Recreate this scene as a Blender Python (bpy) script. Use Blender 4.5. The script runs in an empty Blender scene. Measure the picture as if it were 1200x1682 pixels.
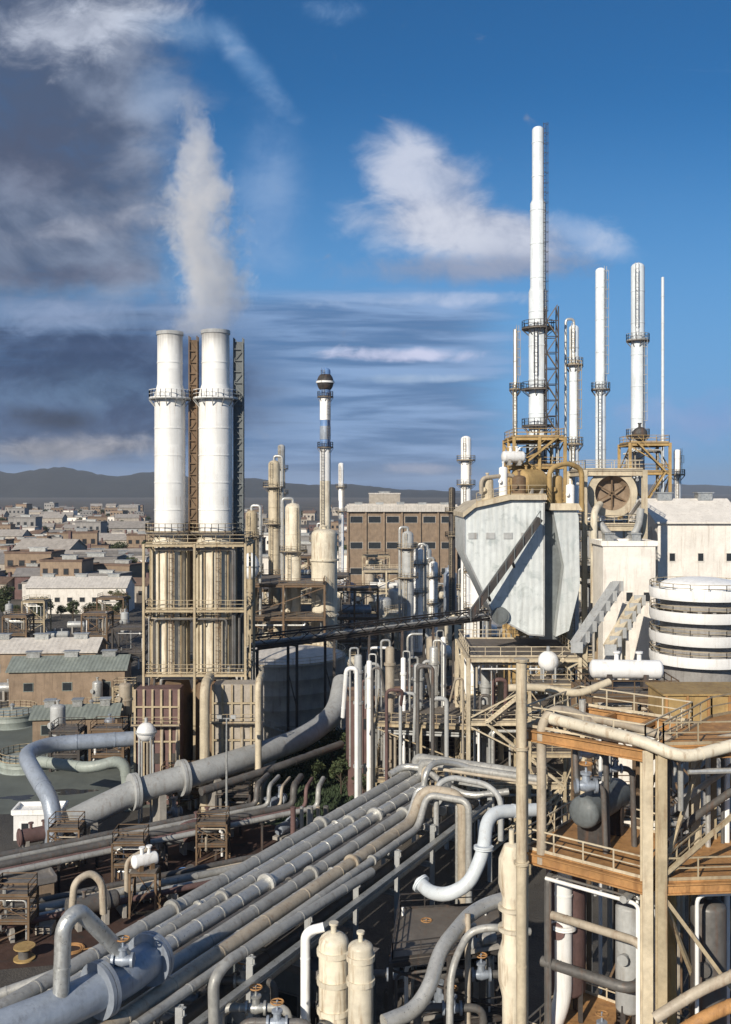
import bpy, math, random
from mathutils import Vector
R = math.radians
random.seed(11)

# ------------------------------------------------------------------ camera, sky, sun, exposure
S = bpy.context.scene
COL = S.collection
H = 40.0          # eye height above the ground, metres
F = 1600.0        # focal length in photograph pixels (1200 wide)
HZ = 805.0        # photograph row of the horizon
cam = bpy.data.cameras.new("camera")
cam.sensor_fit = 'HORIZONTAL'
cam.sensor_width = 36.0
cam.lens = 36.0 * F / 1200.0
cam.shift_y = -(841.0 - HZ) / 1200.0
cam.clip_start = 0.5
cam.clip_end = 60000.0
cam_ob = bpy.data.objects.new("camera", cam)
cam_ob.location = (0, 0, H)
cam_ob.rotation_euler = (R(90), 0, 0)
COL.objects.link(cam_ob)
S.camera = cam_ob

SUN_AZ = R(208)    # compass style: 0 = +Y (view direction), clockwise
SUN_EL = R(27)
sd = Vector((math.sin(SUN_AZ) * math.cos(SUN_EL), math.cos(SUN_AZ) * math.cos(SUN_EL), math.sin(SUN_EL)))
sun = bpy.data.lights.new("sun", 'SUN')
sun.energy = 5.0
sun.angle = R(0.5)
sun.color = (1.0, 0.91, 0.77)
sun_ob = bpy.data.objects.new("sun", sun)
sun_ob.rotation_euler = sd.to_track_quat('Z', 'Y').to_euler()
sun_ob.location = sd * 200
COL.objects.link(sun_ob)
S.view_settings.view_transform = 'Standard'
S.view_settings.look = 'None'
S.view_settings.exposure = 0.15
S.view_settings.gamma = 1.0
S.cycles.use_denoising = True
S.cycles.max_bounces = 6
S.cycles.volume_bounces = 3

world = bpy.data.worlds.new("World")
S.world = world
world.use_nodes = True


class NT:
    """small helper for node trees"""
    def __init__(self, tree):
        self.t = tree
        tree.nodes.clear()

    def n(self, kind, **kw):
        o = self.t.nodes.new(kind)
        for k, v in kw.items():
            setattr(o, k, v)
        return o

    def put(self, sock, v):
        if isinstance(v, bpy.types.NodeSocket):
            self.t.links.new(v, sock)
        else:
            sock.default_value = v

    def m(self, op, a, b=0.0, c=None, clamp=False):
        o = self.n('ShaderNodeMath', operation=op, use_clamp=clamp)
        self.put(o.inputs[0], a)
        self.put(o.inputs[1], b)
        if c is not None:
            self.put(o.inputs[2], c)
        return o.outputs[0]

    def mix(self, fac, a, b, blend='MIX'):
        o = self.n('ShaderNodeMix', data_type='RGBA', blend_type=blend)
        self.put(o.inputs[0], fac)
        for s, v in ((o.inputs[6], a), (o.inputs[7], b)):
            self.put(s, v if isinstance(v, bpy.types.NodeSocket) else (v[0], v[1], v[2], 1.0))
        return o.outputs[2]

    def noise(self, vec, scale, detail=4.0, rough=0.55, dist=0.0):
        o = self.n('ShaderNodeTexNoise')
        self.put(o.inputs['Vector'], vec)
        o.inputs['Scale'].default_value = scale
        o.inputs['Detail'].default_value = detail
        o.inputs['Roughness'].default_value = rough
        o.inputs['Distortion'].default_value = dist
        return o.outputs['Fac']

    def xyz(self, x, y, z):
        o = self.n('ShaderNodeCombineXYZ')
        for i, v in enumerate((x, y, z)):
            self.put(o.inputs[i], v)
        return o.outputs[0]

    def sep(self, v):
        o = self.n('ShaderNodeSeparateXYZ')
        self.put(o.inputs[0], v)
        return o.outputs

    def rng(self, v, a, b, c=0.0, d=1.0, smooth=True):
        o = self.n('ShaderNodeMapRange')
        o.interpolation_type = 'SMOOTHSTEP' if smooth else 'LINEAR'
        self.put(o.inputs[0], v)
        for i, q in zip((1, 2, 3, 4), (a, b, c, d)):
            self.put(o.inputs[i], q)
        return o.outputs[0]


def lin(r, g, b):
    def c(v):
        v = v / 255.0
        return v / 12.92 if v <= 0.04045 else ((v + 0.055) / 1.055) ** 2.4
    return (c(r), c(g), c(b))


SKY = 0.1


def build_world():
    w = NT(world.node_tree)
    sky = w.n('ShaderNodeTexSky')
    sky.sky_type = 'NISHITA'
    sky.sun_disc = False
    sky.sun_elevation = SUN_EL
    sky.sun_rotation = SUN_AZ
    sky.altitude = 0
    sky.air_density = 1.0
    sky.dust_density = 0.6
    sky.ozone_density = 3.0
    tc = w.n('ShaderNodeTexCoord')
    d = w.sep(tc.outputs['Generated'])
    y = w.m('MAXIMUM', w.m('ABSOLUTE', d[1]), 0.12)
    u = w.m('DIVIDE', d[0], y)                 # tangent of the azimuth, east positive
    v = w.m('DIVIDE', d[2], y)                 # tangent of the elevation
    col = w.mix(1.0, sky.outputs['Color'], (SKY_TINT[0], SKY_TINT[1], SKY_TINT[2]), 'MULTIPLY')
    uv = w.xyz(u, v, 0.0)

    def U(px): return (px - 600.0) / F
    def V(py): return (HZ - py) / F

    def blob(cx, cy, sx, sy, rot=0.0):
        """soft elliptical mask, 1 in the middle"""
        du = w.m('SUBTRACT', u, U(cx))
        dv = w.m('SUBTRACT', v, V(cy))
        c, s = math.cos(R(rot)), math.sin(R(rot))
        a = w.m('DIVIDE', w.m('ADD', w.m('MULTIPLY', du, c), w.m('MULTIPLY', dv, s)), sx / F)
        b = w.m('DIVIDE', w.m('SUBTRACT', w.m('MULTIPLY', dv, c), w.m('MULTIPLY', du, s)), sy / F)
        r2 = w.m('ADD', w.m('MULTIPLY', a, a), w.m('MULTIPLY', b, b))
        return w.m('POWER', 2.718, w.m('MULTIPLY', r2, -1.0))

    n_big = w.noise(w.xyz(w.m('MULTIPLY', u, 6.0), w.m('MULTIPLY', v, 9.0), 1.7), 1.0, 7.0, 0.58, 0.35)
    n_fine = w.noise(w.xyz(w.m('MULTIPLY', u, 20.0), w.m('MULTIPLY', v, 28.0), 4.2), 1.0, 6.0, 0.62, 0.5)
    n_band = w.noise(w.xyz(w.m('MULTIPLY', u, 4.5), w.m('MULTIPLY', v, 48.0), 8.1), 1.0, 6.0, 0.55, 0.3)
    n_mix = w.m('ADD', w.m('MULTIPLY', n_big, 0.62), w.m('MULTIPLY', n_fine, 0.38))

    def layer(mask, noise, thr, soft, amount, ca, cb, shade):
        nonlocal col
        a = w.rng(w.m('ADD', mask, w.m('MULTIPLY', w.m('SUBTRACT', noise, 0.5), 1.5)), thr, thr + soft)
        a = w.m('MULTIPLY', a, amount, clamp=True)
        c = w.mix(shade, tuple(q / SKY for q in lin(*ca)), tuple(q / SKY for q in lin(*cb)))
        col = w.mix(a, col, c)

    # the pale air near the horizon
    low = w.rng(v, V(120), V(760), 0.0, 1.0)
    col = w.mix(w.m('MULTIPLY', low, 0.92), col, tuple(q / SKY for q in lin(110, 158, 207)))
    sh_big = w.rng(n_big, 0.35, 0.68)
    sh_fine = w.rng(n_mix, 0.38, 0.62)
    # steel blue sheet of stratus over the left half and the middle
    layer(w.m('MULTIPLY', w.rng(u, U(960), U(700)), w.rng(v, V(440), V(520))), n_band, 0.25, 0.7, 0.85,
          (78, 108, 150), (136, 163, 202), w.rng(n_band, 0.36, 0.62))
    # darker, lower sheet on the left
    layer(w.m('MULTIPLY', w.rng(u, U(640), U(250)), blob(150, 640, 600, 110)), n_band, 0.08, 0.6, w.m('MULTIPLY', w.rng(u, U(640), U(330)), w.m('MULTIPLY', w.rng(v, V(450), V(540)), 0.95)),
          (44, 64, 98), (80, 104, 140), w.rng(n_mix, 0.40, 0.62))
    # bright long streaks in the middle
    layer(blob(650, 583, 170, 17, 0), n_fine, 0.45, 0.6, 0.9, (178, 186, 215), (205, 208, 232), sh_fine)
    layer(blob(720, 492, 300, 16, 1), n_fine, 0.45, 0.7, 0.75, (140, 165, 200), (185, 198, 224), sh_fine)
    layer(blob(690, 622, 190, 11, 0), n_fine, 0.5, 0.7, 0.6, (140, 165, 195), (170, 190, 214), sh_fine)
    # grey bank filling the upper left
    layer(w.m('MULTIPLY', w.rng(u, U(430), U(150)), w.rng(v, V(570), V(430))), n_mix, 0.15, 0.8, 0.97,
          (74, 88, 114), (142, 154, 176), sh_big)
    layer(blob(60, 250, 190, 110, -10), n_mix, 0.25, 1.1, 0.8, (78, 84, 106), (106, 110, 132), sh_big)
    layer(blob(130, 45, 210, 62, 8), n_fine, 0.3, 0.8, 0.85, (158, 166, 184), (200, 207, 222), sh_fine)
    layer(blob(150, 372, 190, 34, 10), n_fine, 0.4, 0.9, 0.75, (128, 135, 154), (162, 168, 184), sh_fine)
    layer(blob(110, 452, 190, 26, 0), n_fine, 0.35, 0.8, 0.7, (80, 88, 112), (106, 113, 136), sh_fine)
    layer(blob(120, 520, 230, 34, 0), n_fine, 0.25, 0.8, 0.8, (108, 132, 165), (138, 156, 188), sh_fine)
    layer(blob(190, 570, 170, 14, 0), n_fine, 0.3, 0.8, 0.85, (58, 78, 112), (78, 98, 132), sh_fine)
    # thin veils arching over the plume
    layer(blob(400, 95, 130, 30, -50), n_mix, 0.25, 1.0, 0.7, (104, 148, 196), (150, 176, 210), sh_fine)
    layer(blob(310, 50, 110, 40, -5), n_mix, 0.25, 1.0, 0.75, (118, 152, 190), (158, 178, 206), sh_fine)
    layer(blob(255, 150, 60, 70, 0), n_mix, 0.3, 1.0, 0.6, (104, 138, 178), (132, 156, 190), sh_fine)
    layer(blob(440, 330, 75, 190, 0), n_mix, 0.35, 0.9, 0.6, (110, 146, 194), (140, 168, 206), sh_fine)
    layer(blob(540, 20, 90, 34, 0), n_fine, 0.45, 0.9, 0.6, (110, 150, 195), (150, 176, 210), sh_fine)
    # the cumulus in the middle of the blue
    layer(blob(712, 310, 135, 92, -25), n_mix, 0.38, 0.5, 0.9, (144, 158, 186), (198, 204, 220), sh_fine)
    layer(blob(800, 385, 235, 62, -8), n_mix, 0.30, 0.6, 0.95, (150, 160, 184), (200, 205, 219), sh_fine)
    layer(blob(800, 440, 220, 30, 2), n_fine, 0.25, 0.9, 0.85, (112, 128, 158), (142, 152, 176), sh_fine)
    layer(blob(965, 390, 105, 34, -24), n_mix, 0.3, 0.7, 0.8, (165, 185, 216), (190, 204, 226), sh_fine)
    # low ragged cloud over the hills on the left
    layer(blob(130, 640, 200, 50, 0), n_fine, 0.2, 1.0, 0.7, (70, 96, 128), (92, 120, 152), sh_fine)
    layer(blob(75, 688, 95, 24, -4), n_fine, 0.25, 0.8, 0.92, (22, 32, 50), (44, 56, 80), sh_fine)
    layer(blob(115, 738, 170, 26, 2), n_fine, 0.2, 0.8, 0.92, (122, 124, 134), (172, 170, 176), sh_fine)
    layer(blob(690, 770, 110, 14, 0), n_fine, 0.4, 0.6, 0.8, (150, 160, 186), (176, 180, 198), sh_fine)
    layer(blob(1150, 690, 180, 60, 0), n_fine, 0.35, 0.9, 0.6, (128, 150, 200), (150, 168, 208), sh_fine)
    bg = w.n('ShaderNodeBackground')
    bg.inputs['Strength'].default_value = SKY
    w.put(bg.inputs['Color'], col)
    out = w.n('ShaderNodeOutputWorld')
    w.put(out.inputs['Surface'], bg.outputs[0])


SKY_TINT = (0.17, 0.54, 0.80)
build_world()


# ------------------------------------------------------------------ placing by sight line
def P(px, py, Y):
    return Vector(((px - 600.0) * Y / F, Y, H - (py - HZ) * Y / F))


def G(px, py):
    return P(px, py, H * F / (py - HZ))


def ZY(py, Y):
    return H - (py - HZ) * Y / F


# ------------------------------------------------------------------ materials
MATS = {}


def mat(name, base, rough=0.6, metal=0.0, var=0.22, scale=0.6, streak=None, amt=0.0, bump=0.15, ribs=None, spec=0.4, rnd=0.12, patch=None):
    """base colour with soft weathering, optional vertical run-off streaks and ribbed cladding"""
    m = bpy.data.materials.new(name)
    m.use_nodes = True
    w = NT(m.node_tree)
    tc = w.n('ShaderNodeTexCoord')
    oc = tc.outputs['Object']
    x, y, z = w.sep(oc)
    n1 = w.noise(oc, scale, 6.0, 0.6)
    n2 = w.noise(oc, scale * 7.0, 4.0, 0.6)
    k = w.m('ADD', w.m('MULTIPLY', n1, 0.7), w.m('MULTIPLY', n2, 0.3))
    k = w.rng(k, 0.3, 0.7, 1.0 - var, 1.0 + var * 0.6)
    if rnd:
        oi = w.n('ShaderNodeObjectInfo')
        k = w.m('MULTIPLY', k, w.m('ADD', 1.0 - rnd, w.m('MULTIPLY', oi.outputs['Random'], 2 * rnd)))
    hv = w.n('ShaderNodeHueSaturation')
    hv.inputs['Color'].default_value = (*base, 1)
    w.put(hv.inputs['Value'], k)
    col = hv.outputs['Color']
    if patch:
        pn = w.noise(oc, scale * 2.2, 5.0, 0.65, 0.6)
        col = w.mix(w.rng(pn, 0.52, 0.66), col, patch)
    if streak:
        sv = w.xyz(w.m('MULTIPLY', x, 2.6), w.m('MULTIPLY', y, 2.6), w.m('MULTIPLY', z, 0.22))
        sn = w.noise(sv, 1.0, 5.0, 0.65)
        f = w.m('MULTIPLY', w.rng(sn, 0.5, 0.74), amt)
        col = w.mix(f, col, streak)
    b = w.n('ShaderNodeBsdfPrincipled')
    w.put(b.inputs['Base Color'], col)
    w.put(b.inputs['Roughness'], w.rng(n2, 0.3, 0.7, max(0.05, rough - 0.12), min(1.0, rough + 0.12)))
    b.inputs['Metallic'].default_value = metal
    b.inputs['Specular IOR Level'].default_value = spec
    hgt = None
    if bump:
        hgt = w.m('MULTIPLY', n2, bump)
    if ribs:
        axis, freq, dep = ribs
        a = {'x': x, 'y': y, 'z': z, 'd': w.m('ADD', x, y)}[axis]
        wv = w.m('MULTIPLY', w.m('SINE', w.m('MULTIPLY', a, freq)), dep)
        hgt = wv if hgt is None else w.m('ADD', hgt, wv)
    if hgt is not None:
        bp = w.n('ShaderNodeBump')
        bp.inputs['Strength'].default_value = 0.6
        bp.inputs['Distance'].default_value = 0.2
        w.put(bp.inputs['Height'], hgt)
        w.put(b.inputs['Normal'], bp.outputs[0])
    o = w.n('ShaderNodeOutputMaterial')
    w.put(o.inputs['Surface'], b.outputs[0])
    MATS[name] = m
    return m


RUST = (0.16, 0.07, 0.03)
SOOT = (0.05, 0.045, 0.04)
mat('white_paint', (0.80, 0.80, 0.79), 0.45, var=0.10, streak=(0.42, 0.36, 0.29), amt=0.45, scale=0.25)
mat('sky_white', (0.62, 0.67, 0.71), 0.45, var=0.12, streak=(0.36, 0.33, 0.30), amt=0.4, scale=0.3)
mat('cream_paint', (0.63, 0.575, 0.46), 0.55, var=0.22, streak=(0.26, 0.16, 0.08), amt=0.75, scale=0.35)
mat('beige_steel', (0.40, 0.33, 0.22), 0.6, var=0.28, streak=RUST, amt=0.6)
mat('beige_light', (0.52, 0.45, 0.33), 0.6, var=0.25, streak=RUST, amt=0.5)
mat('brown_steel', (0.15, 0.10, 0.06), 0.7, var=0.35, streak=RUST, amt=0.6)
mat('dark_steel', (0.055, 0.05, 0.048), 0.6, var=0.35, streak=RUST, amt=0.4)
mat('rust_orange', (0.40, 0.215, 0.085), 0.75, var=0.35, streak=(0.17, 0.08, 0.03), amt=0.7, patch=(0.30, 0.16, 0.07))
mat('ochre', (0.38, 0.26, 0.11), 0.7, var=0.3, streak=RUST, amt=0.55)
mat('grey_paint', (0.36, 0.37, 0.37), 0.5, var=0.2, streak=(0.16, 0.12, 0.09), amt=0.5)
mat('galvanised', (0.45, 0.46, 0.45), 0.38, metal=0.55, var=0.25, streak=(0.24, 0.2, 0.16), amt=0.25)
mat('lagging', (0.50, 0.50, 0.48), 0.38, metal=0.5, var=0.18, streak=(0.26, 0.22, 0.18), amt=0.25)
mat('green_paint', (0.28, 0.315, 0.29), 0.5, var=0.2, streak=(0.13, 0.12, 0.10), amt=0.4)
mat('pipe_grey', (0.36, 0.36, 0.345), 0.5, metal=0.2, var=0.25, streak=(0.12, 0.09, 0.07), amt=0.5)
mat('pipe_dark', (0.13, 0.125, 0.12), 0.55, metal=0.2, var=0.3, streak=RUST, amt=0.5)
mat('pipe_beige', (0.38, 0.33, 0.26), 0.55, var=0.25, streak=RUST, amt=0.5)
mat('blue_grey', (0.30, 0.34, 0.40), 0.4, metal=0.25, var=0.2, streak=(0.12, 0.12, 0.12), amt=0.45)
mat('clad_blue', (0.51, 0.54, 0.54), 0.45, var=0.14, streak=(0.24, 0.24, 0.22), amt=0.4, ribs=('d', 9.0, 0.12), scale=0.3, patch=(0.41, 0.45, 0.45))
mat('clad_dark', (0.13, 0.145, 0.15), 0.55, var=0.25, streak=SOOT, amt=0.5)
mat('roof_green', (0.20, 0.225, 0.205), 0.6, var=0.22, streak=(0.12, 0.13, 0.11), amt=0.6, ribs=('x', 9.0, 0.2))
mat('roof_pale', (0.50, 0.47, 0.43), 0.65, var=0.2, streak=(0.25, 0.2, 0.16), amt=0.5, ribs=('x', 6.0, 0.15))
mat('wall_beige', (0.38, 0.34, 0.29), 0.8, var=0.25, streak=(0.16, 0.13, 0.10), amt=0.5)
mat('wall_grey', (0.27, 0.26, 0.25), 0.8, var=0.25, streak=(0.12, 0.10, 0.09), amt=0.5)
mat('wall_brown', (0.25, 0.185, 0.13), 0.8, var=0.25, streak=(0.09, 0.06, 0.04), amt=0.5)
mat('wall_maroon', (0.14, 0.085, 0.08), 0.8, var=0.3, streak=(0.06, 0.04, 0.04), amt=0.5)
mat('wall_white', (0.76, 0.72, 0.66), 0.7, var=0.14, streak=(0.40, 0.33, 0.27), amt=0.5)
mat('roof_town', (0.31, 0.285, 0.26), 0.8, var=0.3, streak=(0.14, 0.12, 0.10), amt=0.5)
mat('roof_brown', (0.15, 0.10, 0.075), 0.8, var=0.3)
mat('roof_grey', (0.19, 0.18, 0.175), 0.8, var=0.3)
mat('glass_dark', (0.03, 0.035, 0.04), 0.15, var=0.2, bump=0)
mat('opening', (0.035, 0.028, 0.022), 0.8, var=0.3, bump=0)
mat('concrete', (0.34, 0.32, 0.29), 0.85, var=0.25, streak=(0.15, 0.13, 0.11), amt=0.5)
mat('blue_band', (0.12, 0.22, 0.42), 0.5, var=0.15)
mat('grating', (0.17, 0.15, 0.13), 0.7, var=0.3, streak=RUST, amt=0.4, metal=0.2)
mat('leaf', (0.05, 0.07, 0.03), 0.8, var=0.6, scale=0.7, bump=0, rnd=0.35, patch=(0.085, 0.085, 0.032))
mat('bark', (0.07, 0.055, 0.04), 0.9, var=0.3)
mat('grass_mat', (0.04, 0.062, 0.03), 0.9, var=0.4, scale=0.5, bump=0)



def chimney_material():
    """white plates of slightly different age, soot below the mouth, rust runs below the decks"""
    m = bpy.data.materials.new('chimney_white')
    m.use_nodes = True
    w = NT(m.node_tree)
    oc = w.n('ShaderNodeTexCoord').outputs['Object']
    x, y, z = w.sep(oc)
    ang = w.m('ARCTAN2', y, x)
    wn = w.n('ShaderNodeTexWhiteNoise')
    row = w.m('FLOOR', w.m('MULTIPLY', z, 0.5))
    w.put(wn.inputs['Vector'], w.xyz(w.m('FLOOR', w.m('ADD', w.m('MULTIPLY', ang, 1.9), w.m('MULTIPLY', row, 0.37))), row, 0.0))
    k = w.rng(wn.outputs['Value'], 0, 1, 0.90, 1.02, smooth=False)
    n1 = w.noise(oc, 0.5, 6.0, 0.62)
    k = w.m('MULTIPLY', k, w.rng(n1, 0.3, 0.7, 0.92, 1.03))
    hv = w.n('ShaderNodeHueSaturation')
    hv.inputs['Color'].default_value = (0.80, 0.80, 0.78, 1)
    w.put(hv.inputs['Value'], k)
    run = w.noise(w.xyz(w.m('MULTIPLY', ang, 7.0), 0.0, w.m('MULTIPLY', z, 0.12)), 1.0, 5.0, 0.7)
    rust = 0.0
    for zz in (ZY(638, 130.0), ZY(720, 130.0), ZY(800, 130.0)):
        b = w.m('MULTIPLY', w.rng(z, zz - 8, zz - 1.4), w.rng(z, zz - 1.2, zz - 1.35))
        rust = w.m('MAXIMUM', rust, b)
    col = w.mix(w.m('MULTIPLY', w.m('MULTIPLY', rust, w.rng(run, 0.5, 0.72)), 0.6), hv.outputs[0], (0.36, 0.24, 0.14))
    zt = ZY(545, 130.0)
    soot = w.rng(w.m('ADD', z, w.m('MULTIPLY', run, 3.5)), zt - 1.5, zt + 2.5)
    col = w.mix(w.m('MULTIPLY', soot, 0.75), col, (0.16, 0.145, 0.13))
    b = w.n('ShaderNodeBsdfPrincipled')
    w.put(b.inputs['Base Color'], col)
    b.inputs['Roughness'].default_value = 0.5
    bp = w.n('ShaderNodeBump')
    bp.inputs['Strength'].default_value = 0.5
    bp.inputs['Distance'].default_value = 0.1
    w.put(bp.inputs['Height'], w.m('ADD', w.m('MULTIPLY', n1, 0.4), w.m('MULTIPLY', wn.outputs['Value'], 0.25)))
    w.put(b.inputs['Normal'], bp.outputs[0])
    w.put(w.n('ShaderNodeOutputMaterial').inputs['Surface'], b.outputs[0])
    MATS['chimney_white'] = m


chimney_material()

# ------------------------------------------------------------------ mesh builder
class MB:
    def __init__(self):
        self.v = []
        self.f = []

    def add(self, vs, fs):
        o = len(self.v)
        self.v += [tuple(q) for q in vs]
        self.f += [tuple(o + i for i in f) for f in fs]
        return self

    def box(self, c, s, rz=0.0):
        hx, hy, hz = s[0] / 2, s[1] / 2, s[2] / 2
        ca, sa = math.cos(rz), math.sin(rz)
        vs = []
        for dz in (-hz, hz):
            for dx, dy in ((-hx, -hy), (hx, -hy), (hx, hy), (-hx, hy)):
                vs.append((c[0] + dx * ca - dy * sa, c[1] + dx * sa + dy * ca, c[2] + dz))
        return self.add(vs, [(3, 2, 1, 0), (4, 5, 6, 7), (0, 1, 5, 4), (1, 2, 6, 5), (2, 3, 7, 6), (3, 0, 4, 7)])

    def beam(self, a, b, w, h=None):
        h = h or w
        a, b = Vector(a), Vector(b)
        d = b - a
        if d.length < 1e-5:
            return self
        d.normalize()
        up = Vector((0, 0, 1)) if abs(d.z) < 0.95 else Vector((0, 1, 0))
        sx = d.cross(up).normalized()
        uy = sx.cross(d).normalized()
        vs = []
        for p in (a, b):
            for i, j in ((-1, -1), (1, -1), (1, 1), (-1, 1)):
                vs.append(p + sx * (i * w / 2) + uy * (j * h / 2))
        return self.add(vs, [(0, 1, 2, 3), (7, 6, 5, 4), (4, 5, 1, 0), (5, 6, 2, 1), (6, 7, 3, 2), (7, 4, 0, 3)])

    def ibeam(self, a, b, w, h=None):
        """an H section: two flanges and a web"""
        h = h or w
        a, b = Vector(a), Vector(b)
        d = (b - a).normalized()
        up = Vector((0, 0, 1)) if abs(d.z) < 0.95 else Vector((0, 1, 0))
        sx = d.cross(up).normalized()
        uy = sx.cross(d).normalized()
        t = h * 0.13
        self.beam(a + uy * (h / 2 - t / 2), b + uy * (h / 2 - t / 2), w, t)
        self.beam(a - uy * (h / 2 - t / 2), b - uy * (h / 2 - t / 2), w, t)
        self.beam(a, b, w * 0.16, h - 2 * t)
        return self

    def cyl(self, a, b, r, r2=None, n=16, caps=True):
        r2 = r if r2 is None else r2
        a, b = Vector(a), Vector(b)
        d = (b - a).normalized()
        up = Vector((0, 0, 1)) if abs(d.z) < 0.95 else Vector((0, 1, 0))
        sx = d.cross(up).normalized()
        uy = sx.cross(d).normalized()
        vs = []
        for p, rr in ((a, r), (b, r2)):
            for i in range(n):
                t = 2 * math.pi * i / n
                vs.append(p + sx * (rr * math.cos(t)) + uy * (rr * math.sin(t)))
        fs = [(n + i, n + (i + 1) % n, (i + 1) % n, i) for i in range(n)]
        if caps:
            fs.append(tuple(range(n)))
            fs.append(tuple(reversed(range(n, 2 * n))))
        return self.add(vs, fs)

    def lathe(self, c, prof, n=20, axis='z', flip=False):
        """prof: list of (radius, distance along the axis) from one end to the other"""
        c = Vector(c)
        if isinstance(axis, Vector):
            d = axis.normalized()
        else:
            d = {'x': Vector((1, 0, 0)), 'y': Vector((0, 1, 0)), 'z': Vector((0, 0, 1))}[axis]
        up = Vector((0, 0, 1)) if abs(d.z) < 0.95 else Vector((0, 1, 0))
        sx = d.cross(up).normalized()
        uy = sx.cross(d).normalized()
        vs, fs, rings = [], [], []
        for r, t in prof:
            if r < 1e-4:
                rings.append([len(vs)])
                vs.append(c + d * t)
            else:
                rings.append(list(range(len(vs), len(vs) + n)))
                for i in range(n):
                    q = 2 * math.pi * i / n
                    vs.append(c + d * t + sx * (r * math.cos(q)) + uy * (r * math.sin(q)))
        for A, B in zip(rings, rings[1:]):
            for i in range(n):
                j = (i + 1) % n
                if len(A) == 1 and len(B) == 1:
                    continue
                if len(A) == 1:
                    fs.append((B[i], B[j], A[0]))
                elif len(B) == 1:
                    fs.append((B[0], A[j], A[i]))
                else:
                    fs.append((B[i], B[j], A[j], A[i]))
        return self.add(vs, fs)

    def tube(self, path, r, n=10, bend=None, caps=True):
        pts = [Vector(p) for p in path]
        bend = bend if bend is not None else r * 3.0
        out = [pts[0]]
        for i in range(1, len(pts) - 1):
            a, b, c = pts[i - 1], pts[i], pts[i + 1]
            d1, d2 = (a - b), (c - b)
            L = min(bend, d1.length * 0.48, d2.length * 0.48)
            p1, p2 = b + d1.normalized() * L, b + d2.normalized() * L
            for k in range(7):
                t = k / 6.0
                out.append(p1 * ((1 - t) ** 2) + b * (2 * t * (1 - t)) + p2 * (t * t))
        out.append(pts[-1])
        q = [out[0]]
        for p in out[1:]:
            if (p - q[-1]).length > 1e-4:
                q.append(p)
        out = q
        d = (out[1] - out[0]).normalized()
        up = Vector((0, 0, 1)) if abs(d.z) < 0.9 else Vector((0, 1, 0))
        nx = d.cross(up).normalized()
        vs, fs = [], []
        for i, p in enumerate(out):
            if i == 0:
                d = (out[1] - out[0]).normalized()
            elif i == len(out) - 1:
                d = (out[-1] - out[-2]).normalized()
            else:
                d = ((out[i + 1] - p).normalized() + (p - out[i - 1]).normalized()).normalized()
            nx = (nx - d * nx.dot(d)).normalized()
            ny = nx.cross(d).normalized()
            for k in range(n):
                t = 2 * math.pi * k / n
                vs.append(p + nx * (r * math.cos(t)) + ny * (r * math.sin(t)))
        m = len(out)
        for i in range(m - 1):
            for k in range(n):
                k2 = (k + 1) % n
                fs.append(((i + 1) * n + k, (i + 1) * n + k2, i * n + k2, i * n + k))
        if caps:
            fs.append(tuple(range(n)))
            fs.append(tuple(reversed(range((m - 1) * n, m * n))))
        return self.add(vs, fs)

    def flange(self, p, d, r, t=0.12):
        d = Vector(d).normalized()
        p = Vector(p)
        n = max(14, int(r * 26))
        return self.cyl(p - d * t, p - d * t * 0.1, r, n=n).cyl(p + d * t * 0.1, p + d * t, r, n=n)

    def prism(self, pts, direction):
        """closed outline (world points, one plane) given thickness along direction"""
        d = Vector(direction)
        n = len(pts)
        a = [Vector(p) for p in pts]
        vs = a + [p + d for p in a]
        fs = [tuple(range(n)), tuple(reversed(range(n, 2 * n)))]
        fs += [(i, i + n, (i + 1) % n + n, (i + 1) % n) for i in range(n)]
        return self.add(vs, fs)

    def rail(self, pts, h=1.1, r=0.03, closed=False, gap=1.6):
        """handrail with posts along a line of deck points"""
        pts = [Vector(p) for p in pts]
        seq = pts + ([pts[0]] if closed else [])
        up = Vector((0, 0, h))
        for a, b in zip(seq, seq[1:]):
            self.beam(a + up, b + up, r * 2)
            self.beam(a + up * 0.55, b + up * 0.55, r * 1.6)
            self.beam(a + Vector((0, 0, 0.08)), b + Vector((0, 0, 0.08)), r, 0.15)
            m = max(1, int((b - a).length / gap))
            for i in range(m + 1):
                p = a.lerp(b, i / m)
                self.beam(p, p + up, r * 2)
        return self

    def ladder(self, a, b, out, w=0.5, cage=True):
        """vertical ladder from a up to b; out points away from the wall"""
        a, b, o = Vector(a), Vector(b), Vector(out).normalized()
        s = o.cross(Vector((0, 0, 1))).normalized() * (w / 2)
        self.beam(a - s, b - s, 0.07)
        self.beam(a + s, b + s, 0.07)
        L = (b - a).length
        for i in range(int(L / 0.6)):
            p = a.lerp(b, (i + 0.5) * 0.6 / L)
            self.beam(p - s, p + s, 0.04)
        if cage:
            k = 0
            ring_prev = None
            m = max(1, int((L - 2.5) / 1.5))
            for i in range(m + 1):
                p = a.lerp(b, min(1.0, (2.4 + i * 1.5) / L))
                ring = [p + s * 1.3 * math.cos(t) + o * (0.75 * math.sin(t)) for t in [math.pi * q / 6 for q in range(7)]]
                for q0, q1 in zip(ring, ring[1:]):
                    self.beam(q0, q1, 0.05)
                if ring_prev:
                    for q in (1, 3, 5):
                        self.beam(ring_prev[q], ring[q], 0.04)
                ring_prev = ring
        return self

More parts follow.
